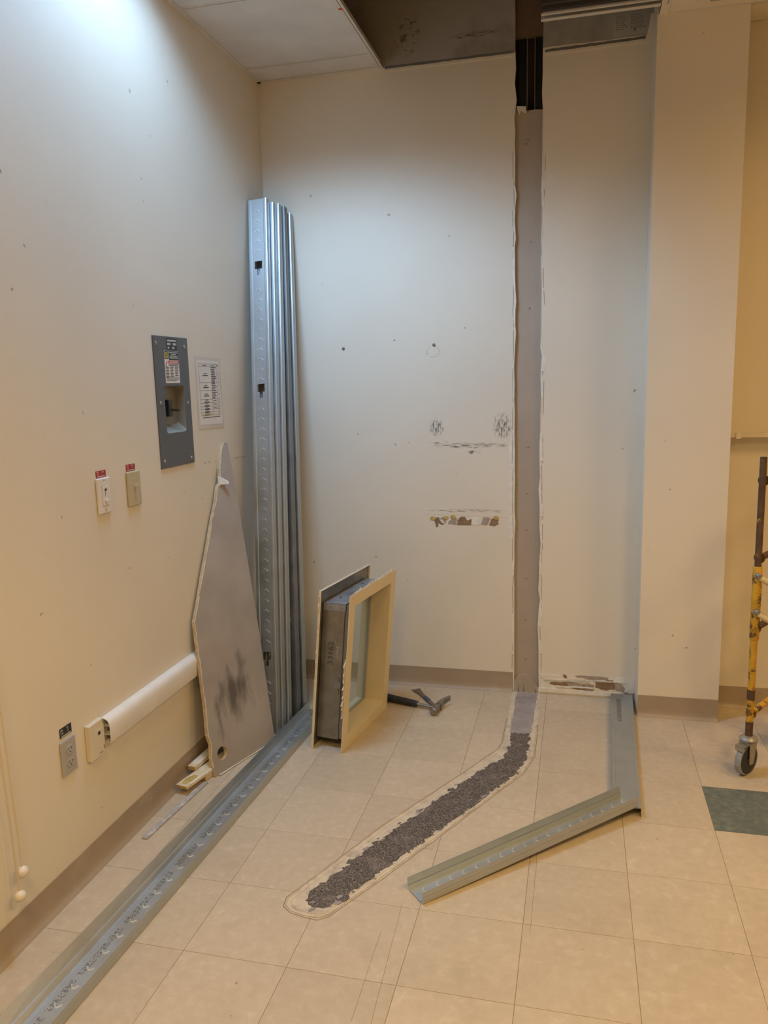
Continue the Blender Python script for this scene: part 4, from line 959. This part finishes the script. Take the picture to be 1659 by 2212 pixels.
# ragged paper along the broken left edge and foot
b = MB(); L_ = [i for i in range(12, len(loc2))]
for i in L_[:-1]:
    a, c = (p1+U_*loc2[k][0]+V_*loc2[k][1] for k in (i, i+1)); steps = max(2, int((c-a).length/.02))
    for s in range(steps):
        if random.random() < .12: continue
        q0, q1 = a+(c-a)*s/steps, a+(c-a)*(s+1)/steps; wv = random.uniform(.002, .0055)
        b.prism([q0, q1, q1+U_*wv*random.uniform(.4, 1), q0+U_*wv], pn_*.0016)
b.build('torn_paper', 'gyptorn', bd)
fp = on_face(.3578, 1.1617); b = MB()
b.poly([fp-U_*.006+V_*.030, fp+U_*.004+V_*.026+pn_*.002, fp+U_*.030-V_*.002+pn_*.022, fp+U_*.026-V_*.014+pn_*.026, fp-U_*.004-V_*.010+pn_*.006, fp-U_*.012-V_*.018], [(0, 1, 4, 5), (1, 2, 3, 4)])
tag(b.build('torn_flap', 'gyptorn', bd, solid=.0012), 'curl of torn paper')
b = MB()
for qa, qb in zip(loc2[1:6], loc2[2:7]):
    a, c = on_face(*qa), on_face(*qb); a.z = c.z = 0
    a.z = .0015; c.z = .0015
    b.prism([a+pn_*.001, c+pn_*.001, c+pn_*random.uniform(.006, .011), a+pn_*random.uniform(.006, .012)], (0, 0, .0025))
b.build('torn_paper', 'gyptorn', bd)

# ================================================================== VISION-PANEL FRAME (window out of the removed partition)
FB = Vector((.555, 2.965, 0)); FC = Vector((.634, 3.454, 0)); E1 = (FC-FB).normalized(); FN = Vector((E1.y, -E1.x, 0))   # FN points to the right, out of the front face
Wf = (FC-FB).length; Hf = .690; SH = .093      # SH: lean to the right per unit height
def fp3(s, d, z): return FB + E1*s + FN*d + Vector((SH*z, 0, z))
wf = thing('window_frame', FB, 'cream and bare steel window frame unit standing loose on the floor', 'window frame')
def ring(o0, o1, oz0, oz1, i0, i1, iz0, iz1, dA, dB, rag=None):
    """rectangular ring between depths dA and dB"""
    b = MB()
    for q in (((o0, oz0), (o1, oz0), (i1, iz0), (i0, iz0)), ((o1, oz0), (o1, oz1), (i1, iz1), (i1, iz0)), ((o1, oz1), (o0, oz1), (i0, iz1), (i1, iz1)), ((o0, oz1), (o0, oz0), (i0, iz0), (i0, iz1))):
        P = [fp3(s, dA, z) for s, z in q] + [fp3(s, dB, z) for s, z in q]; b.hexa(P)
    return b
FW = .052; z0 = .0012
ring(0, Wf, z0, Hf, FW, Wf-FW, FW+.006, Hf-FW, -.003, 0).build('front_flange', 'cream', wf)
# jamb returns back to the glass
ring(FW, Wf-FW, FW+.006, Hf-FW, FW+.0015, Wf-FW-.0015, FW+.0075, Hf-FW-.0015, -.092, -.0005).build('jamb_liner', 'cream', wf)
ring(FW+.0015, Wf-FW-.0015, FW+.0075, Hf-FW-.0015, FW+.012, Wf-FW-.012, FW+.018, Hf-FW-.012, -.100, -.092).build('glazing_gasket', 'gasket', wf)
b = MB(); P = [(FW+.002, FW+.008), (Wf-FW-.002, FW+.008), (Wf-FW-.002, Hf-FW-.002), (FW+.002, Hf-FW-.002)]
b.hexa([fp3(s, -.108, z) for s, z in P] + [fp3(s, -.102, z) for s, z in P]); b.build('pane', 'glass', wf)
ring(FW, Wf-FW, FW+.006, Hf-FW, FW+.0015, Wf-FW-.0015, FW+.0075, Hf-FW-.0015, -.142, -.109).build('jamb_liner', 'cream', wf)
# rear flange, bare steel inside
ring(0, Wf, z0, Hf+.012, FW, Wf-FW, FW+.006, Hf-FW, -.1455, -.143).build('rear_flange', 'cream', wf)
ring(.001, Wf-.001, z0+.002, Hf+.010, FW, Wf-FW, FW+.006, Hf-FW, -.1428, -.1415).build('rear_flange_inside', 'steel', wf)
ring(0, Wf, z0, Hf+.012, .0015, Wf-.0015, z0+.0015, Hf+.0105, -.143, -.134).build('rear_lip', 'cream', wf)
# throat box
S0, S1, Z0b, Z1b = .036, Wf-.036, .040, Hf-.048
def plate_q(sA, zA, sB, zB, dA, dB, t, side):
    b = MB()
    if side == 's': P = [fp3(sA, dA, zA), fp3(sA+t, dA, zA), fp3(sA+t, dB, zA), fp3(sA, dB, zA), fp3(sA, dA, zB), fp3(sA+t, dA, zB), fp3(sA+t, dB, zB), fp3(sA, dB, zB)]
    else: P = [fp3(sA, dA, zA), fp3(sB, dA, zA), fp3(sB, dB, zA), fp3(sA, dB, zA), fp3(sA, dA, zA+t), fp3(sB, dA, zA+t), fp3(sB, dB, zA+t), fp3(sA, dB, zA+t)]
    b.hexa(P); return b
sd = plate_q(S0, Z0b, S0, Z1b, -.138, -.038, .003, 's').build('side_plate', 'steel', wf)
plate_q(S1-.003, Z0b, S1, Z1b, -.138, -.038, .003, 's').build('side_plate', 'steel', wf)
tp = plate_q(S0-.002, Z1b, S1+.002, Z1b, -.138, -.034, .003, 'z').build('top_plate', 'steel_top', wf)
plate_q(S0, Z0b, S1, Z0b, -.138, -.038, .003, 'z').build('bottom_plate', 'steel', wf)
plate_q(S0-.002, Z1b-.030, S0-.002, Z1b+.002, -.137, -.034, .0015, 's').build('corner_tab', 'steel_top', wf)
ring(.041, Wf-.041, .044, Hf-.051, .044, Wf-.044, .047, Hf-.0515, -.050, -.004).build('throat_liner', 'galv_dark', wf)
for d, z in ((-.108, Z1b-.014), (-.056, Z1b-.014), (-.108, Z0b+.024), (-.056, Z0b+.020)):
    b = MB(); b.lathe(fp3(S0-.002, d, z), -E1, [(0, .0042), (.0012, .0038), (.0013, .0004)], 10); b.build('rivet', 'steel', wf, smooth=True)
plate_q(S0-.006, .275, S0-.006, .300, -.066, -.036, .006, 's').build('anchor_clip', 'steel_top', wf)
plate_q(S0-.004, .245, S0-.004, .322, -.070, -.046, .004, 's').build('anchor_clip', 'steel', wf)
b = MB()
for s, d, l in ((.12, -.10, .03), (.20, -.09, .045), (.30, -.075, .03), (.26, -.06, .018), (.36, -.11, .03), (.15, -.06, .02)):
    a = random.uniform(-.6, .6); c = fp3(s, d, Z1b+.0034); v = (E1*math.cos(a)+FN*math.sin(a))*l/2; b.obox(c, v, Vector((0, 0, .0004)), v.cross(Vector((0, 0, 1))).normalized()*.003)
b.build('scratches', 'ink', tp)
b = MB(); c = fp3(.33, -.062, Z1b+.006); b.obox(c, E1*.016, FN*.009, Vector((0, 0, .003))); b.build('knockout_tab', 'steel', tp)
UPL = Vector((SH, 0, 1)).normalized()
text('marker_number', '33162', .034, fp3(S0-.0006, -.082, .372), UPL, FN*-1, 'ink', sd, squash=1.25)
text('marker_note', '1004', .017, fp3(S0-.0006, -.056, .405), UPL, FN*-1, 'greyplas', sd, squash=1.6)
# torn plaster left along the near and top edges of the flanges
def rag_edge(pa, pb, nv, wv, m, nme, amp, n_=26):
    b = MB(); pa, pb = Vector(pa), Vector(pb); ws = [abs(random.gauss(0, 1))*amp for _ in range(n_+1)]
    for k in range(n_):
        q0, q1 = pa+(pb-pa)*k/n_, pa+(pb-pa)*(k+1)/n_
        if max(ws[k], ws[k+1]) < amp*.25: continue
        b.hexa([q0, q1, q1+nv*ws[k+1], q0+nv*ws[k], q0+wv, q1+wv, q1+nv*ws[k+1]+wv, q0+nv*ws[k]+wv])
    return b.build(nme, m, wf)
rag_edge(fp3(0, -.004, .16), fp3(0, -.004, .42), -E1, FN*-.004, 'gyptorn', 'torn_plaster', .008)
rag_edge(fp3(.05, -.004, Hf), fp3(Wf-.02, -.004, Hf), Vector((0, 0, 1)), FN*-.004, 'gyptorn', 'torn_plaster', .005)
rag_edge(fp3(.02, -.140, Hf+.011), fp3(Wf, -.140, Hf+.011), Vector((0, 0, 1)), FN*-.004, 'gyptorn', 'torn_plaster', .004)
rag_edge(fp3(0, -.140, .30), fp3(0, -.140, .68), -E1, FN*-.004, 'gyptorn', 'torn_plaster', .003)

# ================================================================== HAMMER AND CHISEL
hm = thing('claw_hammer', (.75, 3.5, 0), 'claw hammer with black grip lying on the floor beside the window frame', 'hammer')
def flat_tube(path, ra, rb, n=14):
    """elliptical bar lying flat: ra sideways, rb vertical, per point"""
    b = MB(); P = [Vector(p) for p in path]; rings = []
    for i, p in enumerate(P):
        d = (P[min(i+1, len(P)-1)]-P[max(i-1, 0)]).normalized(); s = d.cross(Vector((0, 0, 1))).normalized(); u = s.cross(d)
        rings.append([b.bm.verts.new(p+s*ra[i]*math.cos(2*math.pi*k/n)+u*rb[i]*math.sin(2*math.pi*k/n)) for k in range(n)])
    for A, B in zip(rings, rings[1:]):
        for k in range(n): b.bm.faces.new((A[k], A[(k+1) % n], B[(k+1) % n], B[k]))
    b.bm.faces.new(rings[0][::-1]); b.bm.faces.new(rings[-1]); return b
H0 = Vector((.880, 3.462, .016)); H1 = Vector((.600, 3.545, .020)); hd = (H1-H0).normalized()
flat_tube([H0, H0+hd*.03, H0+hd*.09, H0+hd*.115], [.009, .0085, .009, .012], [.008, .007, .0075, .011]).build('neck', 'iron', hm, smooth=True)
flat_tube([H0+hd*.105, H0+hd*.12, H0+hd*.16, H0+hd*.22, H0+hd*.29, H0+hd*.31], [.013, .0165, .0180, .0185, .0200, .016], [.012, .0150, .0165, .017, .0185, .014]).build('grip', 'rubber', hm, smooth=True)
HS = Vector((hd.y, -hd.x, 0)); 
if HS.y > 0: HS = -HS          # HS points to the viewer: striking face side
hc_ = H0 + Vector((0, 0, .006)); hf = (HS + Vector((.12, 0, -.05))).normalized()
b = MB(); b.lathe(hc_+hf*.002, hf, [(0, .014), (.016, .0145), (.022, .012), (.030, .012), (.036, .0180), (.052, .0188), (.055, .0165)], 18); b.build('head', 'iron', hm, smooth=True)
b = MB(); b.obox(hc_, hd*.014, hf*.014, Vector((0, 0, .013))); b.build('eye', 'iron', hm, bevel=.004)
cl = -hf
for s in (-1, 1):
    rows = []
    for k in range(9):
        t = k/8; c = hc_ + cl*(.010+.085*t) + hd*(-.004-.030*t*t) + Vector((0, 0, .012*t)); wv_ = .013-.003*t
        rows.append((c, wv_*1.2, .011*(1-t)+.0025))
    b = MB(); prev = None
    for c, wv_, th in rows:
        sgn = Vector((0, 0, 1)); t_ = (rows[rows.index((c, wv_, th))][0]-hc_).length
        off = .0 if t_ < .045 else .0022
        q = [c+sgn*s*off-hd*th, c+sgn*s*off+hd*th, c+sgn*s*wv_+hd*th, c+sgn*s*wv_-hd*th]
        if prev: b.hexa(prev+q)
        prev = q
    b.build('claw', 'iron', hm)
ch = thing('flat_chisel', (.79, 3.6, 0), 'short steel chisel with flared blade and blue band, lying under the hammer head', 'chisel')
K0 = Vector((.727, 3.702, .004)); K1 = Vector((.872, 3.482, .012)); kd = (K1-K0).normalized(); kw = Vector((kd.y, -kd.x, 0)).normalized()
b = MB()
st = [(0, .0225, .0012), (.03, .0190, .0018), (.055, .0120, .0028), (.085, .0085, .004), (.13, .0085, .0048)]
prev = None
for l, wv_, th in st:
    c = K0+kd*l; q = [c-kw*wv_-Vector((0, 0, th)), c+kw*wv_-Vector((0, 0, th)), c+kw*wv_+Vector((0, 0, th)), c-kw*wv_+Vector((0, 0, th))]
    if prev: b.hexa(prev+q)
    prev = q
b.build('blade', 'iron', ch)
b = MB(); b.obox(K0+kd*.150, kd*.030, kw*.0095, Vector((0, 0, .0062))); b.build('band', 'blue', ch, bevel=.002)
b = MB(); b.obox(K0+kd*.215, kd*.040, kw*.0085, Vector((0, 0, .0050))); b.build('shank', 'iron', ch, bevel=.002)

# ================================================================== WOOD STRIPS AND FLAT BAR BY THE LEFT WALL
def lath(label, P0, dirv, ln, wd, th, tilt=0.0):
    P0 = Vector(P0); d = Vector(dirv).normalized(); s = d.cross(Vector((0, 0, 1))).normalized(); u = s.cross(d)
    r_ = thing('wood_strip', P0, label, 'wood strip', 'wood strips behind the drywall offcut')
    b = MB(); b.obox(P0+d*ln/2+u*th/2, d*ln/2, s*wd/2, u*th/2); b.build('strip_body', 'wood', r_, bevel=.0015)
    b = MB(); b.obox(P0+u*th/2-d*.0004, d*.0006, s*(wd/2-.0015), u*(th/2-.0015)); b.build('sawn_end', 'wood_end', r_); return r_
lath('short pale wood strip on the floor, lowest of three behind the drywall offcut', (.080, 2.635, .001), (.10, 1, 0), .30, .030, .020)
w1 = lath('pale wood strip with a glue stain, front end jutting out past the drywall offcut', (.048, 2.525, .0245), (.20, 1, -.002), .40, .054, .013)
b = MB(); d_ = Vector((.20, 1, 0)).normalized(); s_ = Vector((d_.y, -d_.x, 0)); pts = []
for k in range(22):
    a = k*2*math.pi/22; r_ = random.uniform(.75, 1.1); pts.append(Vector((.048, 2.525, .0378)) + d_*(.050+.040*r_*math.cos(a)) + s_*(.018*r_*math.sin(a)))
b.prism(pts, (0, 0, .0012)); b.build('glue_stain', 'glue', w1)
lath('narrow wood strip lying on top, nearest the baseboard behind the offcut', (.032, 2.640, .0395), (.06, 1, 0), .30, .036, .018)
fb = thing('flat_bar', (.063, 2.226, 0), 'dusty grey flat bar lying on the floor beside the left baseboard', 'bar')
b = MB(); A_, B_ = Vector((.066, 2.222, .0035)), Vector((.098, 2.625, .0035)); dv_ = (B_-A_).normalized(); sv_ = Vector((dv_.y, -dv_.x, 0)); b.obox((A_+B_)/2, (B_-A_)/2, sv_*.0108, Vector((0, 0, .0032))); b.build('bar_body', 'strip', fb, bevel=.0015)

# ================================================================== SHELF RIGHT OF THE COLUMN
sf = thing('wall_shelf', (2.3, YB, 1.27), 'thin white wall shelf at the right behind the scaffold', 'shelf')
b = MB(); b.box((2.150, YB-.055, 1.276), (3.40, YB-.001, 1.286)); b.build('shelf_board', 'shelf', sf)
b = MB(); b.box((2.150, YB-.058, 1.270), (3.40, YB-.055, 1.288)); b.build('front_edge', 'shelf', sf)
b = MB(); b.box((2.182, YB-.062, 1.264), (2.202, YB-.054, 1.292)); b.build('end_clip', 'white', sf)
for x in (2.42, 2.49):
    b = MB(); b.tube([(x, YB-.050, 1.276), (x-.03, YB-.040, 1.25), (x-.05, YB-.02, 1.21), (x-.055, YB-.004, 1.17)], .004, 8); b.build('bracket', 'shelf', sf, smooth=True)

# ================================================================== SCAFFOLD
sfo = thing('scaffold', (2.17, 3.11, 0), 'rusty yellow rolling scaffold tower at the right edge', 'scaffold')
Q1, Q2, Q3, Q4 = Vector((2.172, 3.115, 0)), Vector((2.352, 3.405, 0)), Vector((3.30, 2.55, 0)), Vector((3.55, 2.85, 0))
def at(Q, z): return Vector((Q.x, Q.y, z))
def caster(Q, ang, lean=0):
    a = Vector((math.cos(ang), math.sin(ang), 0)); ax = Vector((-a.y, a.x, 0)); c = at(Q, .0612)-a*.010
    b = MB(); b.lathe(c-ax*.015, ax, [(0, .041), (.002, .055), (.006, .060), (.024, .060), (.028, .055), (.030, .041)], 28); wh = b.build('wheel', 'tyre', sfo, smooth=True)
    b = MB(); b.lathe(c-ax*.0125, ax, [(0, .0600), (.0001, .0611), (.025, .0611), (.0251, .0600)], 28); b.build('tread', 'tread', wh, smooth=True)
    b = MB(); b.lathe(c-ax*.022, ax, [(0, .010), (.044, .010)], 14); b.build('axle', 'caster', wh, smooth=True)
    b = MB()
    for s in (-1, 1):
        o_ = ax*s*.0205; b.prism([c+o_-a*.012-Vector((0, 0, .014)), c+o_+a*.012-Vector((0, 0, .014)), at(Q, .132)+o_+a*.024, at(Q, .132)+o_-a*.026], ax*s*.003)
    b.obox(at(Q, .133), a*.026, ax*.0225, Vector((0, 0, .003))); b.build('fork', 'caster', sfo)
    b = MB(); b.lathe(at(Q, .134), (0, 0, 1), [(0, .026), (.006, .034), (.012, .034), (.018, .026), (.024, .018)], 20); b.build('swivel', 'caster', sfo, smooth=True)
    b = MB(); b.obox(at(Q, .128)-a*.042, a*.018, ax*.018, Vector((0, 0, .0018))); b.obox(at(Q, .118)-a*.058, a*.002, ax*.018, Vector((0, 0, .010))); b.build('brake_pedal', 'caster', sfo)
for Q, an in ((Q1, .85), (Q2, .95), (Q3, .4), (Q4, 1.2)): caster(Q, an)
for Q in (Q1, Q2, Q3, Q4):
    b = MB(); b.tube([at(Q, .152), at(Q, .60)], .0135, 16); b.build('leg', 'scaf', sfo, smooth=True)
    b = MB(); b.tube([at(Q, .545), at(Q, .548), at(Q, .828), at(Q, .832)], [.0155, .0175, .0175, .0150], 16); b.build('sleeve', 'scaf', sfo, smooth=True)
    b = MB(); b.tube([at(Q, .82), at(Q, 1.243)], .0125, 16); b.build('post', 'scaf_rust', sfo, smooth=True)
    b = MB(); b.tube([at(Q, .305), at(Q, .345)], .0146, 16); b.build('collar', 'scaf_rust', sfo, smooth=True)
    b = MB(); b.tube([at(Q, .152), at(Q, .215)], .0142, 16); b.build('collar', 'scaf_rust', sfo, smooth=True)
for A_, B_ in ((Q1, Q2), (Q3, Q4)):
    for z, mm_ in ((1.155, 'scaf_rust'), (.862, 'scaf_rust'), (.588, 'scaf_rust'), (.243, 'scaf')):
        b = MB(); b.tube([at(A_, z), at(B_, z)], .0125, 12); b.build('rung', mm_, sfo, smooth=True)
        d_ = (B_-A_).normalized()
        for e, s in ((A_, 1), (B_, -1)):
            b = MB(); b.lathe(at(e, z), d_*s, [(.010, .021), (.022, .017), (.032, .0128)], 12); b.build('weld', mm_, sfo, smooth=True)
for zA, zB, A_, B_ in ((.795, .25, Q1, Q3), (.655, .11, Q1, Q3), (.795, .25, Q2, Q4)):
    o_ = Vector((0, -.020, 0)); b = MB(); b.tube([at(A_, zA)+o_, at(A_, zA)+o_+(at(B_, zB)-at(A_, zA))*.03, at(B_, zB)+o_], [.010, .0125, .0125], 12); br_ = b.build('brace', 'scaf_pale', sfo, smooth=True)
    b = MB(); b.lathe(at(A_, zA)+Vector((0, -.034, .004)), (0, 1, 0), [(0, .007), (.006, .012), (.022, .012)], 12); b.build('brace_stud', 'galv_dark', br_, smooth=True)
